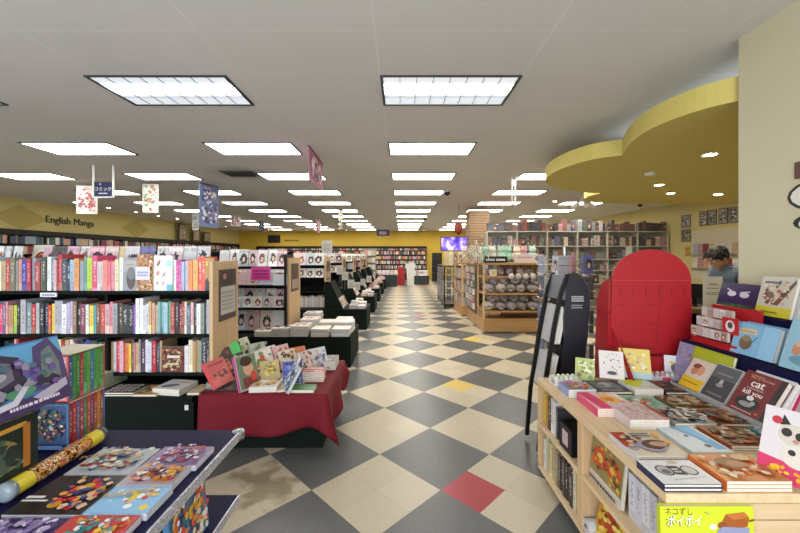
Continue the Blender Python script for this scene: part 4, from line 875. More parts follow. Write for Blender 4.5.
# -- stands further down: books on the rests and decks
def far(i, Y0):
    where = '%s stand' % STAND[i]
    for k in range(4):
        y = Y0+.16+k*.19
        if i >= 3: stuff_unit((-1.24, y+.07, .432), (.15, .016, .23), (-.44, 0, PI/2)); continue
        unit(U_MAG, 'book', 'book leaning on the sloping rest of the %s, %s from the front' % (where, ordn(k+1)), 'book', mrn.choice(['#d8d8d4', '#c8b8a8', '#b8a8a4', '#d8d0c8', '#b87a6a']), (-1.24, y+.07, .432), (.15, .016, .23), (-.44, 0, PI/2), 'books leaning on the %s' % where)
    for (dx, dy, n) in ((-1.02, .20, 4), (-.85, .20, 3), (-1.02, .46, 6), (-.85, .46, 5), (-.95, .72, 7)):
        c = mrn.choice(['#d8ccc0', '#d8d4d0', '#c8b8a8', '#c8ccd0', '#d8d8d8'])
        for k in range(n):
            if i >= 2: stuff_unit((dx, Y0+dy-.11, .4305+k*.0205+.0195), (.155, .0195, .22), (-PI/2, 0, mrn.uniform(-.03, .03))); continue
            unit(U_MAG, 'book', ('topmost book of the %s stack on the deck of the %s' if k == n-1 else 'book under the topmost in the %s stack on the deck of the %s') % ({(-1.02, .2): 'front inner', (-.85, .2): 'front aisle', (-1.02, .46): 'middle inner', (-.85, .46): 'middle aisle', (-.95, .72): 'back'}[(dx, dy)], where), 'book', c, (dx, Y0+dy-.11, .4305+k*.0205+.0195), (.155, .0195, .22), (-PI/2, 0, mrn.uniform(-.03, .03)), 'stacks on the %s' % where)
    n = 7 if i < 3 else 4
    for k in range(n):
        unit(U_MAG, 'magazine', 'magazine leaning along the top of the %s, %s from the aisle' % (where, ordn(k+1)), 'magazine', mrn.choice(MAGC), (-1.78-k*.2, Y0+.3, 1.352), (.19, .014, .27), (-.2, 0, 0), 'magazines on top of the %s' % where)
    if i < 3:
        for k in range(5): unit(U_MAG, 'magazine', 'magazine on the upper shelf of the %s, %s from the end panel' % (where, ordn(k+1)), 'magazine', mrn.choice(MAGC), (-1.78-k*.19, Y0+.3, 1.082), (.18, .014, .2), (-.15, 0, 0), 'magazines on the upper shelf of the %s' % where)
    else: stuff_row_x(-3.5, -1.68, Y0+.3, 1.082, .22, .15)
    stuff_row_x(-3.5, -1.68, Y0+.3, .432, .26, .15, .01, .025, 0, True)
    if i >= 3: stuff_row_x(-3.5, -1.68, Y0+.3, .782, .22, .15)
for i in range(1, 6): far(i, YS[i])
# white show cards clipped over the rests
for i, (px, py, Y, s) in enumerate(((345, 276, 8.6, .2), (351, 284, 8.9, .22), (357, 286, 10.6, .24), (340, 270, 8.2, .2), (363, 282, 10.9, .2), (327, 247, 9.2, .34), (369, 279, 12.9, .24))):
    t = thing('show_card', ['white show card standing up over the third stand', 'white show card tilted above the books of the third stand', 'tall white show card over the fourth stand', 'pale show card beside the end panel of the third stand', 'small white show card behind the tall one on the fourth stand', 'large white show card raised on a stalk above the shelves', 'white show card over the fifth stand'][i], 'show card', (px_x(px, Y), Y, px_z(py, Y)), .5)
    s *= .8; mb = MB().box(-s/2, s/2, -.003, .003, -s*.6, s*.6); m_ = [mat('#b4b2ac', .6)]; A = Art(mb, m_, (-s/2, -.0035, -s*.6), (1, 0, 0), (0, 0, 1), s, s*1.2); A.words(.15, .2, .85, .8, '#8a8482', 4, i); mb.build('card', m_, t)
    MB().tube([(0, .006, -(px_z(py, Y)-.75)), (0, .006, 0)], .005, 6).build('stalk', CHROME, t)

# ================================================================== SIDE WALL AND BACK WALL SHELVING
def wallcase(name, label, a0, a1, axis, off, zs, top, depth, bay=.93):
    t = thing(name, label, 'bookcase', (0, 0, 0))
    def bx(nm, p0, p1, d0, d1, z0, z1):
        if axis == 'Y': board(nm, t, off+d0, off+d1, p0, p1, z0, z1, BLACKM)
        else: board(nm, t, p0, p1, off-d1, off-d0, z0, z1, BLACKM)
    bx('back_panel', a0, a1, 0.0, .02, 0, top); bx('base', a0, a1, .02, depth+.1, 0, .4); bx('top_board', a0, a1, .0, depth+.02, top-.14, top)
    for z in zs: bx('shelf', a0, a1, .02, depth, z-.025, z)
    k = int((a1-a0)/bay)
    for i in range(k+1): bx('upright', a0+i*(a1-a0)/k-.015, a0+i*(a1-a0)/k+.015, .02, depth, .4, top-.1)
ZSW = (.7, 1.0, 1.3, 1.6, 1.87)
wallcase('wall_bookcase', 'long black bookcase against the pale yellow side wall', 6.5, 22.6, 'Y', XL, ZSW, 2.25, .3)
for z in (1.3, 1.6, 1.87): stuff_row_y(7.6, 22.5, XL+.06, z, .23, .2)
wallcase('wall_bookcase', 'black bookcase across the mustard back wall', -9.2, 1.62, 'X', YB, ZSW, 2.13, .3)
for z in (.4, .7, 1.0, 1.3, 1.6, 1.87): stuff_row_x(-9.1, 1.6, YB-.29, z, .22 if z < 1.8 else .12, .2, .03, .1)
for i, (Y, h) in enumerate(((16.9, .8), (18.0, .62), (19.0, .52))):
    t = thing('picture_frame', 'framed picture standing on the side wall bookcase, %s from the shop front' % ordn(i+1), 'picture', (XL+.2, Y, 2.255), group='pictures on the side bookcase')
    MB().box(-.02, .02, -.3, .3, 0, h).build('frame', mat('#5a3a24', .4), t); mb = MB().box(.021, .023, -.24, .24, .06, h-.06); m_ = [mat('#a09484', .4)]; A = Art(mb, m_, (.0235, -.24, .06), (0, 1, 0), (0, 0, 1), .48, h-.12); A.scatter(i, 12, ['#5a4a44', '#c8b8a8', '#7a6a5a']); mb.build('picture', m_, t)
# far counter, standees and magazine bin at the end of the aisle
t = thing('display_counter', 'dark low counter at the far end of the aisle', 'counter', (px_x(388, 16.6)-.0, 18.2, 0))
MB().box(-.55, .42, -.4, .4, 0, .55).build('base', mat('#1e2628', .4), t); MB().box(-.58, .45, -.43, .43, .55, .59).build('top', mat('#39403e', .35), t)
for k in range(5):
    book('pale book propped on the far dark counter, %s of five' % ordn(k+1), .16, .23, .02, MAGC[k], art_photo(['#b8a8a0', '#d8d0c8', '#8a6a60'], k, 8), book_frame((px_x(388, 16.6)-.45+k*.2, 18.05, .592), -80, 20))
t = thing('standee', 'red rounded cardboard standee at the end of the aisle', 'standee', (px_x(401, 18.8), 18.8, 0), 0)
pts = [(-.2, 0), (.2, 0), (.2, .75)]+[(.2*math.cos(a), .75+.2*math.sin(a)) for a in [PI*i/8 for i in range(1, 8)]]+[(-.2, .75)]
MB().prism(pts, 'Y', -.02, .02).build('panel', mat('#a81e26', .5), t); MB().box(-.12, .12, .02, .3, 0, .02).build('foot', mat('#7a161c', .5), t)
t = thing('standee', 'white cardboard figure standee beside the red one', 'standee', (px_x(410.5, 18.6), 18.6, 0), 0)
MB().prism([(-.18, 0), (.18, 0), (.2, .8), (.26, 1.0), (.24, 1.15), (.1, 1.12), (.06, 1.2), (-.06, 1.2), (-.1, 1.12), (-.26, 1.15), (-.26, 1.0), (-.2, .8)], 'Y', -.015, .015).build('panel', mat('#d4d2cc', .5), t)
MB().box(-.1, .1, .015, .25, 0, .02).build('foot', mat('#c0beb8', .5), t)
t = thing('magazine_bin', 'dark bin of magazines past the white standee', 'magazine bin', (px_x(421, 19.4), 19.4, 0))
MB().box(-.42, .42, -.3, .3, 0, .42).build('base', mat('#20262a', .4), t); MB().box(-.44, .44, -.32, .32, .42, .46).build('rim', mat('#14181a', .4), t)
for k in range(6): unit(U_MAG, 'magazine', 'magazine upright in the dark bin, %s along' % ordn(k+1), 'magazine', MAGC[k+2], (px_x(421, 19.4)-.34+k*.135, 19.3, .465), (.125, .02, .3), (-.2, 0, 0), 'magazines in the far bin')
o = MB().box(px_x(424, 18.4)-.35, px_x(424, 18.4)+.35, 18.2, 18.6, 0, .012).build('floor_mat', mat('#8a3a34', .8)); tag(o, 'red mat on the floor before the magazine bin', 'mat')
t = thing('book_tower', 'white stepped tower of shelves with books, at the far counter', 'shelf', (-1.55, 17.95, 0))
MB().box(-.3, .3, .1, .14, 0, 1.9).build('back_panel', mat('#8a8a84', .5), t)
for z in (.5, .85, 1.2, 1.55): MB().box(-.3, .3, -.15, .1, z-.02, z).build('shelf', mat('#a8a8a0', .5), t)
for z in (.5, .85, 1.2, 1.55):
    for k in range(3): stuff_unit((-1.75+k*.19, 17.85, z+.002), (.17, .02, .25), (-.2, 0, 0))
t = thing('wall_rack', 'dark narrow rack at the far corner of the yellow wall', 'rack', (px_x(437, 21.5), 21.5, 0))
MB().box(-.3, .3, 0, .04, 0, 1.7).build('back_panel', mat('#1a1614', .5), t)
for z in (.5, .9, 1.3): MB().box(-.3, .3, -.2, 0, z-.02, z).build('shelf', mat('#241c18', .5), t)
# ================================================================== RIGHT OF THE AISLE: PLUSH STAND
P = thing('plush_stand', 'wooden open stand of plush toys with a plank base', 'shelf', (0, 0, 0))
px0, px1, py0, py1 = 1.66, 3.05, 7.24, 9.0
TAN = wood_mat('tan_wood', '#9a7448', '#b08a5a', 'X')
board('base', P, px0, px1, py0, py1, .02, .28, TAN)
board('back_panel', P, px0+.5, px1, py0+.55, py0+.58, .28, 1.41, mat('#8a6844', .6))
for z in (.44, .80, 1.14): board('shelf', P, px0+.02, px1-.02, py0+(.02 if z < 1 else .1), py0+.55, z-.035, z, TAN)
board('top_board', P, px0, px1, py0+.1, py0+.9, 1.37, 1.41, TAN)
for x in (px0+.01, px1-.01):
    for y in (py0+.02, py0+.56): board('post', P, x-.014, x+.014, y-.014, y+.014, .28, 1.40, WOOD)
for z in (.52, .88): MB().tube([(px0+.02, py0+.015, z), (px1-.02, py0+.015, z)], .006, 6).build('guard_rail', mat('#6a5a44', .3), P)
# plush pouches
def pouch(seed):
    rr = random.Random(seed); mb = MB(); mb.ball((0, 0, .1), (.13, .09, .1), 0, None, 14, 9, .10, seed)
    if seed % 2: mb.ball((-.06, 0, .19), (.03, .02, .035), 0, None, 8, 6); mb.ball((.06, 0, .19), (.03, .02, .035), 0, None, 8, 6)
    mb.ball((0, -.085, .10), (.03, .015, .022), 1, None, 8, 6); mb.box(-.03, .03, -.10, -.096, .03, .06, 2)
    return mb.mesh('plush_toy', [mat(['#8a827e', '#a0928e', '#928a90', '#b0a8a4'][seed % 4], .8, noise=.25, nscale=18, bump=.3), mat('#5a5250', .6), mat('#c8c4c0', .5)])
PM = [pouch(i) for i in range(6)]; prn = random.Random(4)
def plush(label, loc, s, rz, group, k):
    o = bpy.data.objects.new('plush_toy', PM[k]); COL.objects.link(o); o.location = loc; o.scale = (s, s, s); o.rotation_euler = (prn.uniform(-.1, .1), prn.uniform(-.25, .25), rz); return tag(o, label, 'plush toy', group)
for sh, z in (('lower', .44), ('middle', .80)):
    for row, rn_, y_, dz, n_ in ((0, 'front', .13, .012, 6), (1, 'back', .33, .012, 6), (2, 'heaped', .23, .165, 5)):
        for k in range(n_):
            plush('grey plush toy on the %s shelf of the plush stand, %s in the %s row' % (sh, ordn(k+1), rn_), (px0+.15+k*.218+(row == 2)*.1, py0+y_, z+dz), prn.uniform(.76, .82), prn.uniform(-.4, .4), 'plush toys on the %s shelf' % sh, prn.randrange(6))
for k in range(6): plush('small grey plush on the upper shelf of the plush stand, %s from the aisle' % ordn(k+1), (px0+.2+k*.21, py0+.3, 1.152), .72, prn.uniform(-.4, .4), 'plush toys on the upper shelf', k)
for k in range(5):
    t = thing('plush_charm', 'white round plush charm hung under the top board, %s from the aisle' % ordn(k+1), 'charm', (px_x(511+k*7.2, 7.27), 7.25, 1.14), group='round plush charms')
    MB().ball((0, 0, 0), .062, 0, None, 12, 8).build('body', mat('#b8b0ac', .8), t); MB().tube([(0, 0, .06), (0, .05, .235)], .004, 5).build('loop', mat('#8a5a4a', .5), t)
tk = thing('price_sign', 'white framed price card on the upper shelf of the plush stand', 'sign', (px_x(494, 7.3), 7.36, 1.142)); MB().box(-.07, .07, 0, .02, 0, .13).build('frame', mat('#d0ccc0', .5), tk); MB().box(-.05, .05, -.002, 0, .02, .11).build('card', mat('#b8a878', .5), tk)
tk = thing('counter_sign', 'black sign with white lettering on top of the plush stand', 'sign', (px_x(496, 7.4), 7.42, 1.412))
mb = MB().box(-.24, .24, 0, .05, 0, .13); m_ = [mat('#141418', .4)]; A = Art(mb, m_, (-.24, -.0005, 0), (1, 0, 0), (0, 0, 1), .48, .13); A.words(.08, .3, .45, .8, '#d8d8d8', 1, 2); A.words(.52, .3, .92, .8, '#d8d8d8', 1, 5); mb.build('panel', m_, tk)
tk = thing('counter_sign', 'wide pale sign on top of the plush stand by the spinner rack', 'sign', (px_x(530, 7.4), 7.45, 1.412))
mb = MB().box(-.3, .3, 0, .03, 0, .17); m_ = [mat('#c4bab8', .5)]; A = Art(mb, m_, (-.3, -.0005, 0), (1, 0, 0), (0, 0, 1), .6, .17); A.words(.1, .55, .6, .8, '#b06a6a', 1, 2); A.ell(.8, .5, .1, .3, '#7a7a7a'); mb.build('panel', m_, tk)
for k in range(7):
    t = thing('mint_plush', '%s plush heaped on top of the plush stand, %s from the black sign' % (['mint green', 'white', 'pale green', 'mint', 'cream', 'pink', 'pale mint'][k], ordn(k+1)), 'plush toy', (px0+.18+k*.17, py0+.62+.06*(k % 2), 1.412), group='plush on top of the stand')
    c = ['#8ab8a4', '#d8d4cc', '#a8c8b4', '#9ac4b0', '#d8ccb8', '#c89aa0', '#b0ccc0'][k]
    MB().ball((0, 0, .12), (.11, .1, .12), 0, None, 12, 8, .12, k).build('body', mat(c, .85, noise=.1), t); MB().ball((0, -.02, .27), (.08, .08, .075), 0, None, 12, 8, .05, k).build('head', mat(c, .85, noise=.1), t)
    for s in (-1, 1): MB().ball((s*.05, 0, .34), (.022, .015, .04), 0, None, 8, 6).build('ear', mat(c, .85), t)
# feathery white garland: uncountable strips
mb = MB(); grn = random.Random(6)
for i in range(420):
    c = Vector((grn.gauss(1.62, .13), grn.gauss(7.75, .2), max(1.48, grn.gauss(1.64, .1)))); d = Vector((grn.uniform(-1, 1), grn.uniform(-1, 1), grn.uniform(-1, .6))).normalized(); L = grn.uniform(.06, .16); s = d.cross(Vector((0, 0, 1))).normalized()*.008
    mb.poly([c-s, c+s, c+d*L+s*.3+Vector((0, 0, -.03)), c+d*L-s*.3+Vector((0, 0, -.03))])
tag(mb.build('feather_garland', mat('#d4d2c6', .8)), 'fluffy white feather garland on the aisle corner of the plush stand', 'garland', kind='stuff')
t = thing('garland_post', 'thin post carrying the white feather garland', 'post', (1.62, 7.75, 1.40)); MB().tube([(0, 0, 0.0), (0, 0, .3)], .012, 8).build('pole', mat('#cfcabf', .5), t); MB().box(-.06, .2, -.05, .05, -.03, .01).build('bracket', TAN, t)
# merchandise hung on the aisle side of the stand
SB = thing('pegboard', 'wooden pegboard side of the plush stand facing the aisle', 'pegboard', (px0-.005, py0+.62, 0))
MB().box(-.02, 0, 0, 1.1, .28, 1.36).build('panel', mat('#6a5038', .6), SB)
for r in range(6):
    for c in range(5): MB().tube([(-.02, .12+c*.21, .50+r*.16), (-.08, .12+c*.21, .505+r*.16)], .003, 5).build('peg', CHROME, SB)
pk = MB().box(-.5, .5, 0, 1, -1, 0).box(-.2, .2, -.05, 1.05, -.14, -.06, 1).mesh('hanging_pack', [ART, mat('#d0d0d0', .3)])
hp = ['#a85a5a', '#c8c0b8', '#3a6a5a', '#8a8a94', '#c89a8a', '#4a4a54', '#d8d4d0', '#7a5a4a', '#a8b8b0', '#b8a890']
for r in range(6):
    for c in range(5):
        o = bpy.data.objects.new('hanging_pack', pk); COL.objects.link(o); o.location = (px0-.07+.005, py0+.62+.12+c*.21, .50+r*.16); o.rotation_euler = (0, 0, -PI/2); o.scale = (.15, .03, .13); o.color = (*rgb(prn.choice(hp)), 1)
        tag(o, 'small packet on the pegboard, %s peg of the %s row up' % (ordn(c+1), ordn(r+1)), 'packet', 'packets on the pegboard')
t = thing('wooden_unit', 'second wooden stand behind the plush stand, along the aisle', 'shelf', (1.55, 9.25, 0))
MB().box(0, 1.3, 0, 1.3, .02, .26).build('base', TAN, t)
for z in (.62, .98): MB().box(0, 1.3, 0, 1.3, z-.03, z).build('shelf', TAN, t)
MB().box(0, 1.3, 0, 1.3, 1.33, 1.37).build('top_board', TAN, t)
for (x, y) in ((.03, .03), (.03, 1.27), (1.27, .03), (1.27, 1.27)): MB().box(x-.025, x+.025, y-.025, y+.025, .26, 1.34).build('post', WOOD, t)
for z in (.26, .62, .98):
    for k in range(5): unit(U_ART, 'gift_box', '%s carton on the second wooden stand, %s along the shelf %d cm up' % (cname(hp[(k+int(z*10)) % 10]), ordn(k+1), z*100), 'gift box', hp[(k+int(z*10)) % 10], (1.60, 9.5+k*.22, z+.002), (.18, .2, .22), (0, 0, -PI/2), 'cartons on the second wooden stand')
# grid rack and TV
GR = thing('grid_rack', 'black wire grid rack hung with dark merchandise along the aisle', 'rack', (0, 0, 0))
gx, gy0, gy1 = 1.30, 10.7, 12.6
for (x, y) in ((gx, gy0), (gx, gy1), (gx+.75, gy0), (gx+.75, gy1)): MB().tube([(x, y, 0), (x, y, 1.22)], .018, 8).build('post', BLACKM, GR)
mb = MB()
for i in range(14): y = gy0+(gy1-gy0)*i/13; mb.tube([(gx, y, .15), (gx, y, 1.2)], .004, 4)
for i in range(8): z = .15+i*.15; mb.tube([(gx, gy0, z), (gx, gy1, z)], .004, 4)
for i in range(7): x = gx+.75*i/6; mb.tube([(x, gy0, .15), (x, gy0, 1.2)], .004, 4)
for i in range(8): z = .15+i*.15; mb.tube([(gx, gy0, z), (gx+.75, gy0, z)], .004, 4)
mb.build('wire_grid', BLACKM, GR); board('top_board', GR, gx-.02, gx+.77, gy0-.02, gy1+.02, 1.22, 1.25, BLACKM); board('bottom_board', GR, gx-.02, gx+.77, gy0-.02, gy1+.02, .08, .11, BLACKM)
dk = ['#2a2a30', '#4a4a50', '#1c1e24', '#5a4a44', '#3a3a44', '#6a6a70', '#8a8078', '#28323a']
for r in range(5):
    for c in range(4):
        o = bpy.data.objects.new('hanging_pack', pk); COL.objects.link(o); o.location = (gx+.12+c*.175, gy0-.035, .38+r*.2); o.scale = (.14, .03, .17); o.color = (*rgb(prn.choice(dk)), 1); tag(o, 'dark packet on the front of the grid rack, %s along row %s' % (ordn(c+1), ordn(r+1)), 'packet', 'packets on the front of the grid rack')
    for c in range(8):
        o = bpy.data.objects.new('hanging_pack', pk); COL.objects.link(o); o.location = (gx-.035, gy0+.15+c*.23, .38+r*.2); o.rotation_euler = (0, 0, -PI/2); o.scale = (.18, .03, .17); o.color = (*rgb(prn.choice(dk)), 1); tag(o, 'dark packet on the aisle side of the grid rack, %s along row %s' % (ordn(c+1), ordn(r+1)), 'packet', 'packets on the aisle side of the grid rack')
for k in range(5):
    unit(U_ART, 'poster_card', 'cream and gold card standing along the top of the grid rack, %s from the aisle' % ordn(k+1), 'card', ['#c8b880', '#d8ccaa', '#b89a5a', '#d0c49a', '#c0a868'][k], (gx+.08+k*.14, 10.9, 1.252), (.13, .015, .42), (0, 0, 0), 'cards on the grid rack')
T = thing('tv', 'wall-less television with a bright purple picture on a pole above grid rack', 'television', (px_x(454, 11.6), 11.6, 0))
T['label'] = 'flat television with a bright purple picture above the grid rack'
def tv_mat():
    g = NB('tv_picture'); tc = g.n('ShaderNodeTexCoord'); n = g.n('ShaderNodeTexNoise'); n.inputs['Scale'].default_value = 3.2; n.inputs['Detail'].default_value = 3; g.l(tc.outputs['Object'], n.inputs['Vector'])
    r = g.n('ShaderNodeValToRGB'); cs = [(.3, '#2a1a7a'), (.42, '#5a3ac8'), (.5, '#8a6ae8'), (.58, '#d8d0f8'), (.66, '#d84a6a')]
    for i, (p, c) in enumerate(cs):
        e = r.color_ramp.elements[i] if i < 2 else r.color_ramp.elements.new(p); e.position = p; e.color = (*rgb(c), 1)
    g.l(n.outputs['Fac'], r.inputs['Fac']); g.b.inputs['Base Color'].default_value = (0, 0, 0, 1); g.l(r.outputs['Color'], g.b.inputs['Emission Color']); g.b.inputs['Emission Strength'].default_value = 1.1
    return g.m
MB().box(-.43, .43, 0, .06, 1.70, 2.16).build('bezel', BLACKM, T); MB().box(-.41, .41, -.004, 0, 1.72, 2.14).build('screen', tv_mat(), T)
MB().tube([(0, .08, 1.25), (0, .08, 1.95)], .025, 8).build('pole', BLACKM, T); MB().box(-.2, .2, 0, .3, 1.25, 1.27).build('foot', BLACKM, T)
t = thing('hanging_lantern', 'small red lantern hanging beside the slatwall pillar', 'lantern', (px_x(458.5, 10.9), 10.9, 2.22))
MB().lathe([(.05, .32), (.11, .28), (.13, .16), (.11, .03), (.05, 0)], 14).build('shade', mat('#8a3a24', .6), t); MB().tube([(0, 0, .3), (0, 0, H-2.22)], .006, 5).build('hanging_cord', BLACKM, t); MB().lathe([(.05, 0), (.05, -.03), (0, -.03)], 12).build('bottom_ring', BLACKM, t)

# ================================================================== WHITE SHELVING ALONG THE BACK OF THE TILL AREA
WS = thing('wall_shelving', 'long white shelving of six bays with boxed goods', 'shelf', (0, 0, 0))
WH = mat('#c2bdae', .5); YW = 10.95; wx0 = 2.62; nb = 6; wb = .918
board('back_panel', WS, wx0, wx0+nb*wb, YW+.32, YW+.34, 0, 2.30, mat('#a8a498', .6))
for z in (.3, .7, 1.11, 1.45, 1.85, 2.30): board('shelf', WS, wx0, wx0+nb*wb, YW, YW+.32, z-.03, z, WH)
for i in range(nb+1): board('upright', WS, wx0+i*wb-.018, wx0+i*wb+.018, YW-.005, YW+.32, 0, 2.27, WH)
gp = ['#2a262c', '#3a3444', '#4a2a24', '#8a3a30', '#c8b8a0', '#6a7a5a', '#5a5a78', '#b89a90', '#d0ccc4', '#2c3a4a', '#7a4a3a', '#c08a94', '#8a8a8a', '#384a3a', '#d8c8a0']
wr = random.Random(9)
for b in range(nb):
    for z, nm, hmax in ((.70, 'fifth', .33), (1.11, 'fourth', .26), (1.45, 'third', .31), (1.85, 'second', .34), (2.30, 'top', .36)):
        x = wx0+b*wb+.03; k = 0; end = wx0+(b+1)*wb-.03
        while x < end-.08:
            k += 1; w = min(wr.uniform(.09, .19), end-x)
            c = wr.choice(gp[:4]+gp[9:11]) if (nm == 'top' and b in (0, 1, 4, 5)) else wr.choice(gp)
            unit(U_ART, 'display_box', '%s %s box, %s bay from the pillar, %s on %s shelf of white shelving' % (['slim', 'narrow', 'broad', 'wide'][min(3, int((w-.07)/.035))], cname(c), ordn(b+1), ordn(k), nm), 'box', c, (x+w/2, YW+.02+wr.uniform(0, .05), z+.002), (w-.008, wr.uniform(.1, .2), hmax*wr.uniform(.55, 1)), (0, 0, 0), 'boxed goods on the white shelving')
            x += w

# ================================================================== SPINNER RACK
SX, SY = 1.84, 4.05
S = thing('spinner_rack', 'blue and white wire spinner rack of small books behind the black stand', 'rack', (SX, SY, 0))
MB().lathe([(0, .04), (.26, .04), (.28, .02), (.28, 0)], 24).build('base', BLACKM, S); MB().tube([(0, 0, .04), (0, 0, 1.66)], .02, 10).build('pole', CHROME, S)
mb = MB()
for z in (.35, .72, 1.08, 1.36):
    for q in range(4):
        a = q*PI/2+.15; M_ = Matrix.Rotation(a, 4, 'Z')
        mb.tube([(-.21, -.15, z), (-.21, -.22, z), (.21, -.22, z), (.21, -.15, z)], .004, 5, 0, M_); mb.tube([(-.21, -.22, z+.1), (.21, -.22, z+.1)], .004, 5, 0, M_); mb.tube([(0, 0, z), (0, -.22, z)], .004, 5, 0, M_)
mb.build('wire_pocket', CHROME, S)
sc = ['#d4d4d8', '#c8ccd4', '#4a5a7a', '#5a6a8a', '#38506a', '#2c3a54', '#8a94a8', '#44546a']
for zi, z in enumerate((.35, .72, 1.08, 1.36)):
    for q in (0, 1, 3):
        a = q*PI/2+.15
        for k in range(2):
            v = Matrix.Rotation(a, 4, 'Z') @ Vector((-.145+k*.29, -.205, 0))
            c = (['#a8acb8', '#3a4a8a', '#b8848c', '#8a90a4'][(q+k) % 4]) if zi == 3 else wr.choice(sc if q != 1 else ['#2a2422', '#5a3a34', '#1c1c20'])
            unit(U_ART, 'book', '%s small book in the spinner, %s tier, %s pocket, %s of its pair' % (cname(c), ['lowest', 'second', 'third', 'top'][zi], {0: 'front', 1: 'till-side', 3: 'aisle-side'}[q], ordn(k+1)), 'book', c, (SX+v.x, SY+v.y, z+.004), (.125 if zi < 3 else .11, .05, .25 if zi < 3 else .2), (0, 0, a), 'books in the spinner rack')

# ================================================================== BLACK STANDEE RACK
BS = thing('leaning_stand', 'black leaning display stand with a curved side panel, at the table end', 'display stand', (0, 2.80, 0))
def q_(px, py, Y=2.80): return (px_x(px, Y), px_z(py, Y))
prof = [q_(536, 452), q_(541, 400), q_(553, 335), q_(561, 296), q_(568, 276), q_(573, 273), q_(580, 276), q_(586, 286), q_(589, 300), q_(588, 330), q_(582, 380), q_(576, 452)]
pan = [q_(*p) for p in ((566, 282), (569, 275), (573, 272), (580, 275), (586, 285), (590, 300), (588, 335), (582, 385), (574, 452), (553, 452), (558, 400), (564, 340))]
MB().prism(pan, 'Y', 0, .012).build('side_panel', mat('#191b26', .35), BS)
bar = [q_(*p) for p in ((537, 452), (541, 400), (552, 330), (560, 290), (566, 274), (570, 274), (563, 296), (556, 332), (545, 400), (541, 452))]
MB().prism(bar, 'Y', 0, .02).build('front_rail', BLACKM, BS); MB().prism(bar, 'Y', .26, .28).build('front_rail', BLACKM, BS)
MB().prism([q_(*p) for p in ((566, 282), (564, 340), (558, 400), (553, 452), (556, 452), (561, 400), (567, 340), (569, 282))], 'Y', .012, .28).build('back_panel', BLACKM, BS)
MB().prism([q_(*p) for p in ((561, 300), (566, 276), (570, 276), (567, 300))], 'Y', .005, .27).build('header_block', mat('#5a5e68', .4), BS)
mb = MB(); m_ = [mat('#20222e', .3)]
ax, az = q_(577, 310)
A = Art(mb, m_, (ax-.055, -.0005, az), (1, 0, 0), (0, 0, 1), .12, .12); A.words(.1, .55, .9, .95, '#b8bcc4', 3, 4); A.words(.1, .1, .8, .4, '#8a8e98', 2, 5)
mb.build('lettering', m_, BS)
for i, (px, py) in enumerate(((549, 392), (557, 345))):
    x, z = q_(px, py); MB().box(x-.02, x+.045, .02, .26, z-.016, z-.004).build('pocket_shelf', BLACKM, BS)
    for k in range(3): book('white edged booklet in the %s pocket of the black stand, %s of three' % ('lower' if i == 0 else 'upper', ordn(k+1)), .22, .30 if i else .28, .021, '#b8b8b8', None, book_frame((x+.012+.0*k-.022*(1-k), 2.80+.135, z-.003), 180, 11), hard=True)
MB().lathe([(0, .0), (.03, 0), (.03, .03), (0, .03)], 12, M=Matrix.Translation((px_x(541, 2.8)+.04, .05, 0))).build('foot', CHROME, BS)
# ================================================================== PICTURE BOOK TABLE (right)
ZR = .70; tx0, tx1, ty0, ty1 = .965, 2.36, 1.31, 2.56
RTB = thing('book_table', 'pale maple table on castors with open shelves, carrying picture books', 'table', (0, 0, 0))
board('table_top', RTB, tx0, tx1, ty0, ty1, ZR-.035, ZR, WOODY, .003)
board('end_panel', RTB, tx0+.005, tx1, ty1-.03, ty1-.005, .09, ZR-.035, WOOD); 
board('bottom_board', RTB, tx0+.005, tx1, ty0+.02, ty1-.005, .07, .10, WOODY)
board('shelf', RTB, tx0+.005, tx0+.40, ty0+.02, ty1-.03, .37, .395, WOODY)
board('divider', RTB, tx0+.003, tx0+.40, 1.93, 1.975, .10, ZR-.035, WOOD)
board('inner_panel', RTB, tx0+.40, tx0+.42, ty0+.02, ty1-.03, .10, ZR-.035, WOOD)
board('corner_post', RTB, tx0+.003, tx0+.035, ty0, ty0+.04, .07, ZR-.035, WOOD)
sw = [(ZR-.036-.052, ZR-.036)]+[(ZR-.16-i*.072, ZR-.16-i*.072+.066) for i in range(7)]
for a, b_ in [(ZR-.035-.058, ZR-.036), (ZR-.16, ZR-.097), (ZR-.227, ZR-.164), (ZR-.294, ZR-.231), (.25, ZR-.298), (.10, .246)]: board('slat_board', RTB, tx0+.035, tx1, ty0, ty0+.016, a, b_, WOODX, .001)
board('front_backing', RTB, tx0+.035, tx1, ty0+.016, ty0+.02, .10, ZR-.036, mat('#5a3c24', .6))
for (x, y) in ((tx0+.06, 2.47), (tx0+.06, 1.42), (tx1-.1, 2.47), (tx1-.1, 1.42)):
    c = MB(); c.tube([(x-.018, y, .035), (x+.018, y, .035)], .035, 16); c.box(x-.024, x+.024, y-.02, y+.02, .04, .07, 1); c.build('castor', [mat('#26282e', .4), CHROME], RTB)
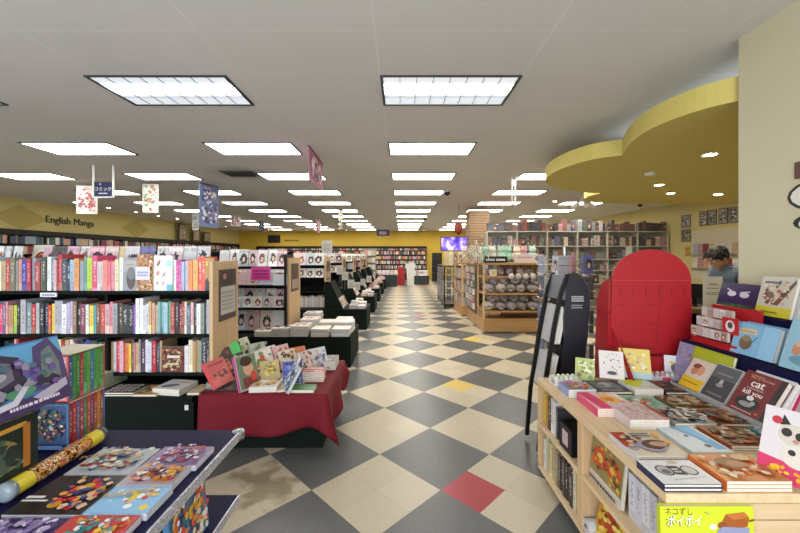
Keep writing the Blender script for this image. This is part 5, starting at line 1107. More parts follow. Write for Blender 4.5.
# yellow book hung on the slatted front
def art_neko(A):
    A.rect(.0, .0, 1, 1, '#c4ce2c'); A.text(.20, .925, .029, 'ネコずし', '#1a1a1a', 0, .9); A.text(.255, .785, .042, 'ポイポイ', '#141414', 0, .8); A.text(.262, .791, .040, 'ポイポイ', '#e8e8f0', 0, .8)
    P = lambda pts, c: A.poly([(a, b*.75+.28) for a, b in pts], c)
    P([(.64, .62), (.70, .82), (.9, .86), (.95, .76), (.93, .6), (.8, .55)], '#9a5424'); P([(.7, .82), (.9, .86), (.95, .76), (.78, .72)], '#b86a34'); A.ell(.66, .745, .05, .05, '#8a4a20'); P([(.95, .72), (1.0, .74), (1.0, .7), (.94, .68)], '#7a3e18'); P([(.6, .52), (.66, .6), (.95, .58), (.93, .4), (.62, .38)], '#8a8eb0'); A.ell(.56, .73, .04, .04, '#e0e8d8'); A.line(.47, .93, .52, .9, .012, '#7a9a4a')
book('yellow picture book with black lettering hung on the slatted table front', .335, .26, .018, '#b8c42a', art_neko, book_frame((px_x(708, 1.285), 1.300, ZR-.292), -90, 2), hard=True)
MB().box(px_x(702, 1.3)-.014, px_x(702, 1.3)+.014, ty0-.012, ty0+.002, ZR-.068, ZR-.05).build('hook', mat('#d8d8dc', .3), RTB)

EYE = lambda A: (A.rect(0, 0, 1, 1, '#c8c0ac'), A.rect(0, .35, .3, 1, '#a83c2c'), A.scatter(3, 12, ['#b84a34', '#d8b07a', '#4a3a34', '#8a8a98'], .0, .1, .5, .95), A.ell(.5, .35, .26, .24, '#8a88a0'), A.ell(.55, .38, .2, .18, '#2c2420'), A.ell(.66, .45, .24, .16, '#4a3428'), A.ell(.68, .42, .18, .1, '#a88a70'), A.words(.35, .75, .75, .95, '#3a4a5a', 2, 4), A.ell(.85, .8, .07, .12, '#c89a3a'), A.ell(.9, .5, .06, .08, '#c8a03a'))
def tab(label, n, x0, x1, y0, y1, t_, col, art, hard=False, rot=0, z=ZR+.0008, namer=None, fr=None):
    for k in range(n):
        top = k == n-1
        lab = label if n == 1 else ('topmost in ' if top else '%s up in ' % ordn(k+1))+label
        book(lab, x1-x0, y1-y0, t_, col if top or not fr else fr, art, flat_frame((x0+x1)/2, (y0+y1)/2, z+k*(t_+.0004), rot), bottom=False, hard=hard)
def art_glasses(A):
    A.rect(0, 0, 1, 1, '#d4d6da'); A.ell(.3, .55, .15, .22, '#3a3a40'); A.ell(.3, .55, .12, .18, '#a8a8b0'); A.ell(.3, .5, .08, .1, '#5a5a60'); A.ell(.74, .55, .14, .2, '#4a4a50'); A.ell(.74, .55, .11, .16, '#b8b8be'); A.poly([(.42, .38), (.62, .36), (.60, .72), (.40, .74)], '#1a1a20'); A.words(.44, .45, .58, .66, '#d8d8d8', 2, 3); A.ell(.6, .88, .1, .07, '#b8b09a'); A.line(.25, .15, .9, .3, .02, '#b0b4b8')
tab('white picture book pile with dark blue boards, at the table corner', 2, .965, 1.18, 1.32, 1.475, .014, '#22284a', art_glasses, True)
tab('orange paperback pile with brown animal art, along the front edge', 3, 1.195, 1.435, 1.32, 1.50, .013, '#c86a34', lambda A: (A.rect(0, 0, 1, 1, '#c8854a'), A.scatter(7, 30, ['#d8c09a', '#b85a2a', '#e0d0b0', '#d8783a', '#c8642c'], .02, .02, .98, .98), A.ell(.42, .55, .22, .2, '#7a5230', rot=-.4), A.ell(.5, .5, .16, .13, '#a87a50'), A.ell(.72, .75, .14, .12, '#c8a878')))
tab('red and cream picture book pile with one large eye on its cover', 3, .99, 1.215, 1.515, 1.715, .008, '#c0bcc4', EYE)
tab('light blue picture book with a white beach and small dark figures', 1, 1.27, 1.45, 1.565, 1.80, .012, '#a8c4d4', lambda A: (A.rect(0, 0, 1, 1, '#c8d4dc'), A.poly([(.35, 1), (1, 1), (1, .1), (.7, .1), (.62, .5)], '#5aa0d0'), A.poly([(.5, 1), (.9, 1), (.98, .5), (.8, .4)], '#7ab4dc'), A.ell(.45, .6, .06, .04, '#2a2a30'), A.ell(.6, .22, .07, .06, '#2a2a34'), A.poly([(.9, 1), (1, 1), (1, .0), (.97, .0)], '#d8dce0')))
def art_rows(bg, cols, seed, rows):
    def f(A):
        A.rect(0, 0, 1, 1, bg)
        q = random.Random(seed)
        for r in range(rows):
            for c in range(7): A.ell(.1+.13*c, .12+.8*r/rows, .04, .05, q.choice(cols), 8)
    return f
tab('white and pale pink workbook pile with grid drawings', 4, 1.14, 1.335, 1.79, 2.0, .012, '#c8bcbc', lambda A: (art_rows('#cdb8b4', ['#b89a98', '#d8ccc8', '#a8a0a0', '#c08a84'], 5, 5)(A), A.rect(.92, 0, 1, 1, '#c0442c')))
tab('magenta and yellow magazine pile with flower art', 4, 1.055, 1.275, 1.93, 2.16, .011, '#c8406a', lambda A: (A.rect(0, 0, 1, 1, '#d8b8b4'), A.poly([(0, 1), (.3, 1), (.45, 0), (.1, 0)], '#d03a6a'), A.ell(.6, .55, .24, .26, '#e0a81c'), A.ell(.6, .55, .12, .13, '#c87a14'), A.ell(.9, .2, .09, .08, '#7a4a34'), A.rect(.85, .3, 1, 1, '#d8c8bc'), A.scatter(4, 12, ['#d8c040', '#d86a8a', '#e8e0d8'], .3, .05, .95, .95, .03, .07)))
tab('small blue paperback pile with red and gold art', 4, 1.02, 1.19, 2.19, 2.33, .012, '#8a98c0', art_photo(['#c8642c', '#d8a040', '#c8b8a0', '#b83a2a', '#8a9ac8'], 12, 22))
tab('black hardcover pile with a grey picture', 2, 1.205, 1.415, 2.20, 2.395, .017, '#17171c', lambda A: (A.rect(.04, .05, .96, .95, '#23242a'), A.rect(.15, .3, .85, .88, '#5a625c'), A.ell(.5, .6, .2, .2, '#8a9088'), A.ell(.4, .55, .08, .1, '#3a423c'), A.words(.2, .1, .8, .22, '#9a9a9a', 1, 3)), True)
tab('white paperback pile under a lime and white cover', 3, 1.43, 1.605, 2.20, 2.37, .016, '#c8c8c4', lambda A: (A.rect(0, 0, 1, 1, '#d0d0cc'), A.poly([(0, 1), (.95, 1), (.3, .2), (0, .45)], '#c4cc2c'), A.words(.4, .25, .9, .4, '#b8b8b4', 1, 2)))
tab('black and brown picture book pile beside the lime one', 2, 1.62, 1.84, 2.20, 2.40, .015, '#1c1816', art_photo(['#5a3a24', '#8a5a3a', '#2a2420', '#a87a50'], 14, 22), True)
tab('mint green picture book with red scarf art', 2, 1.28, 1.50, 1.99, 2.17, .010, '#8ab09a', lambda A: (A.rect(0, 0, 1, 1, '#86b49a'), A.scatter(6, 12, ['#c0d0c0', '#d8d4c8', '#6a9a84', '#b84a3a'], .1, .1, .9, .9), A.line(.1, .2, .7, .5, .05, '#b8382c')))
tab('grey picture book covered in small sketch figures', 2, 1.38, 1.59, 1.81, 1.985, .011, '#8a8a88', art_photo(['#b8b8b4', '#5a5a5a', '#a89a8a', '#d0d0cc', '#3a3a3c', '#c0b0a0'], 16, 60))
tab('brown and orange picture book with autumn art', 2, 1.53, 1.76, 1.995, 2.175, .010, '#6a5a3a', art_photo(['#a8542a', '#5a4a2c', '#c8b08a', '#8a8a5a', '#3a3424', '#b8a880'], 17, 44))
tab('rust red picture book below the leaning cat book', 2, 1.60, 1.80, 1.80, 1.985, .011, '#7a4428', art_photo(['#a84a24', '#c8a884', '#4a3a2a', '#6a7a6a', '#b86a3a'], 18, 44))
tab('dark orange picture book with birds, next to the beach book', 2, 1.47, 1.68, 1.60, 1.79, .010, '#8a4a24', art_photo(['#b85a24', '#5a4630', '#c8b49a', '#7a3a1c', '#8a7a5a'], 19, 44))
tab('teal edged grey picture book under the white cat book', 2, 1.69, 1.9, 1.58, 1.765, .012, '#2a7a80', art_photo(['#6a8a8a', '#a8a8a0', '#5a5a58', '#3a7a7a', '#c0c0b8'], 20, 40), True)
# stepped navy riser against the wall
RS = thing('display_riser', 'stepped navy riser at the back of the picture book table', 'display stand', (0, 0, ZR+.0005))
board('lower_step', RS, 1.955, 2.16, 1.32, 2.50, 0, .285, NAVY); board('upper_step', RS, 2.16, 2.36, 1.32, 2.50, 0, .50, NAVY)
Z2, Z3 = ZR+.2865, ZR+.502
LEDGE = thing('book_ledge', 'clear strip holding the leaning row of picture books', 'book stand', (1.775, 1.95, ZR+.02))
MB().box(-.012, .14, -.62, .40, 0, .012).build('base', mat('#3a3a3c', .3), LEDGE); MB().box(-.016, -.012, -.62, .40, 0, .03).build('lip', mat('#c8ccd0', .1, alpha=.5), LEDGE)
zl = ZR+.0325
def face(label, y, z, x, w, h, t_, col, art, tilt=32, az=180, hard=False, **k): return book(label, w, h, t_, col, art, book_frame((x, y, z), az, tilt), hard=hard, **k)
face('yellow and white book with brown figures, first of the leaning row', 2.24, zl, 1.80, .155, .20, .02, '#c8b0a0', lambda A: (A.rect(0, 0, 1, 1, '#c8bcae'), A.rect(0, 0, 1, .36, '#d8b01c'), A.ell(.4, .75, .22, .1, '#7a4030'), A.ell(.62, .65, .16, .16, '#c89070'), A.ell(.35, .58, .15, .12, '#b87a5a'), A.words(.15, .18, .85, .24, '#8a6a1a', 1, 2)))
face('dark grey book with a white figure, second of the leaning row', 2.07, zl, 1.80, .165, .215, .02, '#c8c8c8', lambda A: (A.rect(.02, .02, .97, .98, '#3a3d40'), A.rect(.02, .6, .97, .98, '#55595c'), A.ell(.5, .5, .07, .1, '#b0b0b0'), A.ell(.5, .42, .14, .05, '#8a8a8a'), A.words(.2, .12, .8, .2, '#7a7a7a', 1, 3), A.words(.2, .72, .8, .78, '#8a8e90', 1, 4)))
def art_cat(A):
    A.rect(0, 0, 1, 1, '#6a1018'); A.rect(.86, 0, 1, 1, '#161014'); A.words(.15, .9, .5, .95, '#b88a3a', 1, 2); A.text(.47, .87, .016, 'How to tell if your', '#d8b0a0')
    A.text(.42, .735, .058, 'cat', '#ece4e0'); A.text(.43, .735, .058, 'cat', '#ece4e0'); A.text(.42, .615, .017, 'is plotting to', '#d8c0b8'); A.text(.42, .51, .036, 'kill you', '#ece4e0'); A.text(.426, .51, .036, 'kill you', '#ece4e0')
    A.ell(.42, .26, .3, .16, '#0e0a0c'); A.ell(.4, .23, .17, .06, '#8a8a8c'); A.ell(.55, .29, .06, .05, '#9a9a9c'); A.ell(.44, .39, .09, .055, '#d8d8d8'); A.text(.44, .39, .012, '?!', '#2a2a2a'); A.words(.12, .06, .68, .085, '#d8c8c0', 1, 4); A.rect(.72, .08, .78, .13, '#b0603a')
face('dark red book with white lettering about a cat, third of the leaning row', 1.855, zl, 1.79, .205, .235, .03, '#6a1018', art_cat, hard=True)
for k in range(2): face('white edged book tucked behind the dark red cat book, %s' % ('inner' if k else 'outer'), 1.852, zl, 1.795+.035*(k+1), .2, .235, .028, '#c8c8d4', None, hard=True)
face('hot pink book with a pale animal photo, behind the dark red one', 1.72, ZR+.05, 1.895, .25, .29, .02, '#c8145c', lambda A: (A.text(.30, .88, .035, 'Curious', '#e8c0d0'), A.rect(.42, .05, .98, .82, '#b8a8a4'), A.ell(.7, .5, .22, .22, '#cfc4c0'), A.ell(.78, .3, .12, .14, '#1e1a1c'), A.ell(.62, .55, .05, .04, '#2a2424'), A.words(.1, .78, .3, .8, '#e0b0c8', 1, 2)), tilt=26)
def art_wcat(A):
    A.rect(0, 0, 1, 1, '#cfc8ca'); A.poly([(0, 0), (1, 0), (1, .22), (0, .3)], '#c83060'); A.ell(.4, .66, .22, .17, '#d8d2cc'); A.ell(.4, .66, .2, .155, '#c4bcb0'); A.poly([(.22, .76), (.26, .92), (.36, .8)], '#2c2826'); A.poly([(.48, .8), (.58, .92), (.6, .74)], '#2c2826')
    A.ell(.32, .68, .07, .06, '#2c2826'); A.ell(.5, .66, .07, .06, '#2c2826'); A.ell(.18, .82, .07, .055, '#b8303c'); A.ell(.5, .38, .22, .16, '#d0c8bc'); A.ell(.42, .42, .05, .04, '#2c2826'); A.ell(.6, .36, .05, .05, '#2c2826'); A.ell(.45, .58, .04, .025, '#b87a70')
    A.text(.8, .52, .045, 'ね', '#2a2224'); A.text(.82, .38, .045, 'こ', '#2a2224'); A.text(.76, .22, .045, 'の', '#2a2224'); A.scatter(4, 8, ['#e0b81c', '#d89a1c'], .1, .06, .6, .22, .03, .06)
face('white and pink book with a black-spotted cat drawing, leaning at the table front', 1.345, ZR+.002, 1.475, .215, .27, .02, '#c8c0c4', art_wcat, tilt=24, az=208)
face('grey picture book at the end of the lean, by the white cat book', 1.48, ZR+.05, 1.90, .22, .30, .02, '#a8a0a0', lambda A: (A.ell(.4, .5, .3, .25, '#8a8484'), A.ell(.5, .45, .16, .14, '#2a2628'), A.rect(0, .75, 1, 1, '#b8b0b0')), tilt=24)
face('lime green board book leaning on the riser', 2.22, ZR+.005, 1.88, .28, .275, .02, '#9aa41e', lambda A: A.rect(.01, .01, .99, .99, '#a4ac24'), tilt=14, hard=True)
face('lilac book beside the lime one at the riser end', 2.42, ZR+.005, 1.89, .16, .27, .018, '#9a94b8', lambda A: A.scatter(5, 9, ['#5a4a7a', '#b8b0cc', '#7a3a4a'], .1, .2, .9, .9, .03, .07), tilt=14)
def art_lb(A):
    A.rect(.0, .0, .62, 1, '#7aaed0'); A.rect(.64, 0, 1, 1, '#88b8d8'); A.poly([(.12, .82), (.5, .86), (.54, .68), (.1, .66)], '#c8bc94'); A.ell(.32, .38, .15, .22, '#6a5a40'); A.ell(.32, .52, .1, .1, '#8a7a58'); A.line(.45, .4, .56, .62, .02, '#4a4030'); A.words(.15, .72, .48, .78, '#8a7a50', 1, 3)
for k in range(3): face('light blue picture book with a grey animal on the lower step, %s in the row' % ordn(k+1), 2.04-.0*k, Z2+.001, 2.0+.03*k, .25, .185, .026, '#6a9ec4', art_lb if k == 0 else None, tilt=16, hard=True)
face('pale blue picture book with small figures on the lower step', 1.755, Z2-.01+.011, 1.985, .24, .26, .022, '#7aa4bc', lambda A: (A.rect(0, 0, 1, 1, '#84b0c4'), A.ell(.5, .85, .3, .06, '#d8e0e0'), A.ell(.25, .4, .09, .12, '#b87a5a'), A.ell(.6, .42, .1, .13, '#e0e4e4'), A.ell(.25, .5, .05, .05, '#c8a080'), A.ell(.45, .2, .3, .1, '#5a8a9a')), tilt=18, hard=True)
# red counter display of small candy-like packets
CB = thing('counter_display', 'red tiered counter display of small packets on the riser', 'counter display', (2.02, 2.29, Z2+.001), 0)
mb = MB()
for i in range(3):
    mb.prism([(-.04+i*.035, 0), (.12, 0), (.12, .055+i*.062), (-.04+i*.035, .04+i*.062)], 'Y', -.165, .165)
mb.prism([(.09, .04), (.12, .04), (.12, .25), (.10, .25)], 'Y', -.165, .165); mb.build('tray', mat('#a81c22', .4), CB)
mb = MB().box(-.02, -.016, -.155, -.05, .10, .2); m_ = [mat('#b8242a', .4)]; A = Art(mb, m_, (-.0205, -.05, .10), (0, -1, 0), (0, 0, 1), .105, .1); A.ell(.5, .5, .3, .36, '#d8d0cc'); A.ell(.5, .55, .16, .2, '#4a4a4c'); mb.build('header', m_, CB)
for r in range(3):
    for c in range(6 if r < 2 else 5):
        unit(U_ART, 'packet', 'small packet in the red counter display, %s along the %s tier' % (ordn(c+1), ['lowest', 'middle', 'top'][r]), 'packet', mrn.choice(['#c8c4c0', '#b8a8a0', '#d0c8c4', '#a89088']), (1.975+r*.036, 2.43-c*.046, Z2+.052+r*.062), (.042, .018, .058), (0, 0, -PI/2), 'packets in the red counter display')
face('navy picture book with two white birds at the top step end', 2.385, Z3+.001, 2.215, .27, .18, .016, '#20184a', lambda A: (A.rect(0, 0, 1, .22, '#1c4a34'), A.ell(.35, .6, .12, .1, '#c8c4d0'), A.ell(.68, .58, .12, .1, '#c8c4d0'), A.line(.2, .78, .42, .62, .04, '#c8c4d0'), A.line(.55, .66, .8, .72, .04, '#c8c4d0'), A.scatter(6, 10, ['#3a7a4a', '#2a5a3a'], .1, .05, .9, .25, .03, .08)), tilt=16, hard=True)
def art_stack(A):
    A.rect(0, 0, 1, 1, '#c0bcae'); A.rect(0, 0, 1, .24, '#c4bc2a'); A.ell(.3, .5, .16, .12, '#7a5a48'); A.poly([(.45, .3), (.95, .95), (.98, .85), (.6, .28)], '#6a4a3a'); A.scatter(9, 22, ['#5a4638', '#a88a70', '#d8d0c0', '#8a3a34', '#c8a080'], .1, .28, .9, .92, .03, .09); A.words(.15, .82, .6, .9, '#4a4a6a', 1, 3); A.words(.2, .08, .7, .14, '#5a5a1a', 1, 5)
for k in range(5): face('white and yellow picture book with busy art on the top step, %s copy back' % ordn(k+1), 2.125-.02*k, Z3+.001, 2.20+.022*k, .2, .24, .018, '#b8b8b8', art_stack if k == 0 else None, tilt=14)
face('red and cream picture book with a white animal on the top step', 1.80, Z3+.001, 2.21, .22, .25, .02, '#b83a24', lambda A: (A.rect(0, 0, 1, 1, '#c04a2c'), A.ell(.45, .4, .36, .34, '#cfc8b8'), A.ell(.3, .5, .05, .05, '#3a3230'), A.rect(0, .85, .5, 1, '#d8b03a')), tilt=14)
t = thing('book_stand', 'clear acrylic book stand empty on the riser', 'book stand', (2.13, 1.83, Z3-.05)); MB().box(-.03, .03, -.10, .10, 0, .008).build('base', AC, t); MB().box(-.03, -.026, -.10, .10, .008, .03).build('lip', AC, t); t.location.z = Z2+.16
MB().box(.026, .03, -.10, .10, -.16, .0).build('bracket', AC, t)
# sweets-like boxes and standing books by the red board
def eggbox(label, x, y, w, d, cols, cap):
    t = thing('sweet_box', label, 'gift box', (x, y, ZR+.001)); MB().box(-w/2, w/2, -d/2, d/2, 0, .012).box(-w/2, w/2, -d/2, -d/2+.004, .012, .045).box(-w/2, w/2, d/2-.004, d/2, .012, .045).build('tray', mat(cap, .4), t)
    n = int(w/.034)
    for r in range(2):
        for c in range(n): MB().ball((-w/2+.02+c*(w-.04)/(n-1), -d/4+r*d/2, .04), (.016, .018, .024), 0, None, 10, 7).build('sweet', mat(cols[(c+r) % len(cols)], .4), t)
    MB().box(-.03, .03, -d/2-.0015, -d/2, .014, .04).build('label_panel', mat('#c84a7a', .4), t)
eggbox('clear box of white egg-shaped sweets at the table end', 1.10, 2.42, .17, .09, ['#c8c8b8', '#b0bc9a', '#d0d0cc'], '#d0ccd0')
eggbox('box of pink and white round sweets beside the red board', 1.80, 2.48, .22, .085, ['#c8c8c8', '#b8a0a8', '#c08a8a', '#d0ccc8'], '#c8c4c8')
face('pale green gift book propped behind the egg-shaped sweets', 2.49, ZR+.001, 1.27, .12, .15, .012, '#a8b46a', art_photo(['#c8d08a', '#7a8a4a', '#d8d8b8', '#8a6a4a'], 3, 12), tilt=20, az=-120)
face('white spotted gift book leaning on the red board', 2.42, ZR+.036+.001, 1.415, .145, .18, .03, '#c8c0bc', lambda A: (A.rect(0, 0, 1, 1, '#d0c8c4'), A.scatter(3, 16, ['#3a2a2a', '#c8a09a', '#5a3a3a'], .08, .1, .92, .95, .02, .05), A.ell(.5, .2, .2, .07, '#3a3030')), tilt=20, az=-112)
face('yellow gift book with pictures leaning beside the spotted one', 2.42, ZR+.036+.001, 1.575, .18, .195, .03, '#c8a860', lambda A: (A.rect(0, 0, 1, 1, '#d0b85a'), A.rect(0, 0, 1, .22, '#9ab4b8'), A.scatter(8, 16, ['#e0d8b0', '#d8a83a', '#c8c0a0', '#8a8a7a'], .1, .25, .9, .95, .04, .1)), tilt=22, az=-112)
face('small white gift box with a dark charm by the round sweets', 2.50, ZR+.001, 1.90, .12, .165, .03, '#c8c4c8', lambda A: (A.ell(.5, .5, .2, .2, '#4a4248'), A.ell(.35, .7, .1, .08, '#c8a83a'), A.words(.2, .1, .8, .2, '#8a7a90', 1, 2)), tilt=12, az=-115, name='gift_box', cat='gift box')

# red arched cardboard display (seen from behind)
RD = thing('cardboard_display', 'large red arched cardboard display standing at the table end', 'display stand', (1.81, 2.60, 0))
RED = mat('#a3141f', .5, noise=.04); REDD = mat('#7a0d16', .5); REDL = mat('#b84a4e', .5)
w2 = .285; zt, zb = 1.41, .66
pts = [(-w2-.02, zb), (w2+.015, zb), (w2, zt-.02)]+[(w2*math.cos(a), zt-.02+.22*math.sin(a)) for a in [PI*i/18 for i in range(1, 18)]]+[(-w2, zt-.02)]
MB().prism(pts, 'Y', 0, .012).build('back_board', RED, RD)
mb = MB()
for i in range(6): x = -.23+i*.092; mb.poly([(x, -.001, 1.27), (x+.006, -.001, 1.27), (x+.01, -.001, 1.33), (x+.002, -.001, 1.34)])
for z in (1.21, 1.07, .89):
    for x in (-.21, 0, .19): mb.box(x-.028, x+.028, -.0015, -.0005, z, z+.005)
mb.build('slot', REDD, RD)
MB().box(-w2, w2, -.002, 0, zt-.025, zt-.022).build('fold_line', REDL, RD); MB().poly([(.03, -.0012, .90), (.033, -.0012, .90), (.073, -.0012, 1.37), (.07, -.0012, 1.37)]).build('fold_line', REDD, RD)
MB().prism([(.0, .703), (-.26, .703), (-.26, .74), (-.10, .95), (-.02, 1.03), (0, 1.04)], 'X', -w2-.006, -w2).build('side_wing', RED, RD)
MB().prism([(.0, .703), (-.08, .703), (-.08, .80), (-.05, .95), (-.02, 1.03), (0, 1.04)], 'X', w2, w2+.006).build('side_wing', RED, RD)
MB().box(-w2, w2, -.05, -.044, .703, .85).build('front_flap', RED, RD); MB().box(-w2, w2, -.05, 0, .85, .855).build('flap_top', REDD, RD)
# side of the stand with shelves, reaching the floor on the far face
sp = [(.012, .0), (.2, .0), (.19, .9), (.16, 1.25), (.1, 1.36), (.012, 1.40)]
for x in (-w2-.02, w2): MB().prism(sp, 'X', x, x+.012).build('side_panel', RED, RD)
for z in (.25, .55, .85, 1.15): MB().box(-w2-.03, w2, .012, .17, z, z+.012).build('tray', RED, RD)
MB().box(-w2, w2, .18, .195, 0, .12).build('plinth', RED, RD)

# things on the shelves under the table
def under(label, y0, y1, z, h, d, col, face=False, art=None):
    pass
us = [(2.50, .035, '#c8b43a', .21), (2.455, .03, '#b8743a', .2), (2.415, .035, '#2a2624', .22), (2.375, .03, '#c8c4c0', .23), (2.335, .03, '#d0d0d0', .22), (2.30, .025, '#3a3a3c', .2)]
for i, (y, w, c, h) in enumerate(us): unit(U_SPINE, 'book', '%s book on the upper shelf under the maple table, %s from the far end' % (cname(c), ordn(i+1)), 'book', c, (tx0+.03, y, .396), (w, .2, h), (0, 0, -PI/2), 'books on the upper shelf under the table')
bx = thing('gift_box', 'black gift box with a pale pink label under the maple table', 'gift box', (tx0+.11, 2.16, .396)); MB().box(-.09, .09, -.08, .08, 0, .15).build('carton', BLACKM, bx, .004); MB().box(-.092, -.09, -.035, .035, .035, .12).build('label_panel', mat('#b8a0ac', .5), bx); MB().box(-.04, .04, -.03, .03, .15, .165).build('handle', BLACKM, bx)
unit(U_ART, 'book', 'blue card book leaning by the divider under the table', 'book', '#4a5a9a', (tx0+.06, 2.03, .396), (.09, .02, .13), (-.2, 0, -PI/2))
ls = ['#c8c8c4', '#b8b08a', '#8a9a7a', '#c8b88a', '#a89a7a', '#b8a478', '#8a7a5a', '#3a3430', '#2c2a2a', '#3a302c', '#24242a', '#5a4a3a', '#1e1c1c', '#c8c0a8', '#c8a83a', '#d0ccc0']
y = 2.50
for i, c in enumerate(ls):
    w = .032 if i not in (13, 15) else .04; unit(U_SPINE, 'book', '%s book on the bottom shelf under the maple table, %s from the far end' % (cname(c), ordn(i+1)), 'book', c, (tx0+.025+.004*(i % 3), y-w/2, .101), (w-.002, .2, .2+.012*(i*7 % 4)), (0, 0, -PI/2), 'books on the bottom shelf under the table'); y -= w
book('picture book with two red and gold masks, facing out under the table', .27, .225, .02, '#c8c0b0', lambda A: (A.rect(0, .22, 1, 1, '#8a7a4a'), A.ell(.3, .62, .22, .24, '#b84a2a'), A.ell(.72, .62, .22, .24, '#c0542c'), A.ell(.3, .62, .1, .1, '#d8b04a'), A.ell(.72, .62, .1, .1, '#d8b04a'), A.scatter(5, 20, ['#4a6a3a', '#d8a83a', '#3a4a30', '#c8602c'], .02, .25, .98, .98, .03, .08), A.words(.06, .06, .9, .16, '#3a3430', 1, 4)), book_frame((tx0+.055, 1.78, .396), 180, 6), hard=True)
for i in range(4): unit(U_SPINE, 'book', 'white book upright beside the masks book under the table, %s of four' % ordn(i+1), 'book', ['#c8c8d0', '#c0c0cc', '#d0d0d4', '#bcbcc8'][i], (tx0+.06, 1.60-i*.045, .396), (.043, .2, .2), (0, 0, -PI/2), 'white books under the table')
book('white and red picture book with wavy grass art, at the front corner of the shelf', .12, .18, .02, '#c0c4d0', lambda A: (A.rect(0, .5, 1, 1, '#d0d4d8'), A.rect(0, 0, 1, .25, '#5a6a9a'), A.line(.1, .3, .5, .55, .08, '#c84a2c'), A.line(.3, .25, .8, .6, .08, '#d8783a'), A.line(.5, .2, .95, .4, .07, '#c85a34')), book_frame((tx0+.07, 1.395, .396), 195, 28))
book('yellow and red picture book leaning on the bottom shelf', .2, .24, .02, '#b88a2a', art_photo(['#c8a030', '#a83c24', '#d8c060', '#7a3a1c'], 6, 26), book_frame((tx0+.07, 1.78, .101), 190, 14))
for i in range(3): unit(U_SPINE, 'book', 'dark book behind the yellow one on the bottom shelf, %s of three' % ordn(i+1), 'book', ['#2a2a2e', '#b8b8bc', '#1e2024'][i], (tx0+.08, 1.62-i*.04, .101), (.035, .2, .2), (0, 0, -PI/2), 'dark books on the bottom shelf')
rl = thing('paper_roll', 'white paper roll lying on the bottom shelf', 'paper roll', (tx0+.10, 1.90, .14)); MB().tube([(-.09, 0, 0), (.12, 0, 0)], .036, 16).build('sheet', mat('#c0c0c4', .6), rl); MB().tube([(-.092, 0, 0), (-.089, 0, 0)], .012, 10).build('core', mat('#6a6058', .6), rl)

# ================================================================== TILL COUNTER AND CASHIER
CT = thing('till_counter', 'brown wooden till counter behind the red display', 'counter', (2.78, 3.42, 0))
CWD = wood_mat('counter_wood', '#5a3a20', '#6e4a2a', 'Z')
MB().box(0, 2.6, 0, .03, 0, 1.02).build('front_panel', CWD, CT); MB().box(0, .03, 0, .5, 0, 1.02).build('side_panel', CWD, CT); MB().box(-.03, 2.63, -.03, .42, 1.02, 1.06).build('worktop', mat('#6a5236', .4, noise=.1), CT); MB().box(.03, 2.6, .03, .4, .0, .08).build('plinth', CWD, CT)
sgn = thing('counter_sign', 'white printed sheet in a stand on the till counter', 'sign', (px_x(713, 3.5), 3.5, 1.061)); mb = MB().box(-.095, .095, 0, .004, .0, .30); m_ = [mat('#ececea', .5)]; A = Art(mb, m_, (-.095, -.0005, 0), (1, 0, 0), (0, 0, 1), .19, .3); A.words(.3, .72, .75, .8, '#8a8a8a', 1, 2); A.words(.2, .6, .8, .66, '#9a9a9a', 1, 3); A.words(.15, .4, .85, .52, '#a0a0a0', 2, 4); mb.build('sheet', m_, sgn); MB().box(-.1, .1, -.02, .05, 0, .006).build('foot', AC, sgn)
mon = thing('till_monitor', 'dark till screen on the counter beside the white sheet', 'till', (px_x(694, 3.62), 3.62, 1.061), -.9); MB().box(-.09, .09, 0, .025, .08, .22).build('screen', BLACKM, mon); MB().box(-.02, .02, .01, .03, .01, .12).build('stalk', BLACKM, mon); MB().box(-.09, .09, -.05, .1, 0, .012).build('foot', BLACKM, mon); MB().box(-.093, -.09, -.005, .03, .08, .22).build('bezel', mat('#b8bcc0', .4), mon)
tray = thing('cash_register', 'black cash drawer on the till counter', 'till', (px_x(700, 3.7)+.02, 3.62, 1.061)); MB().box(-.02, .3, -.08, .14, 0, .08).build('case', BLACKM, tray); MB().box(0, .28, -.083, -.08, .02, .06).build('drawer', mat('#26262a', .4), tray)

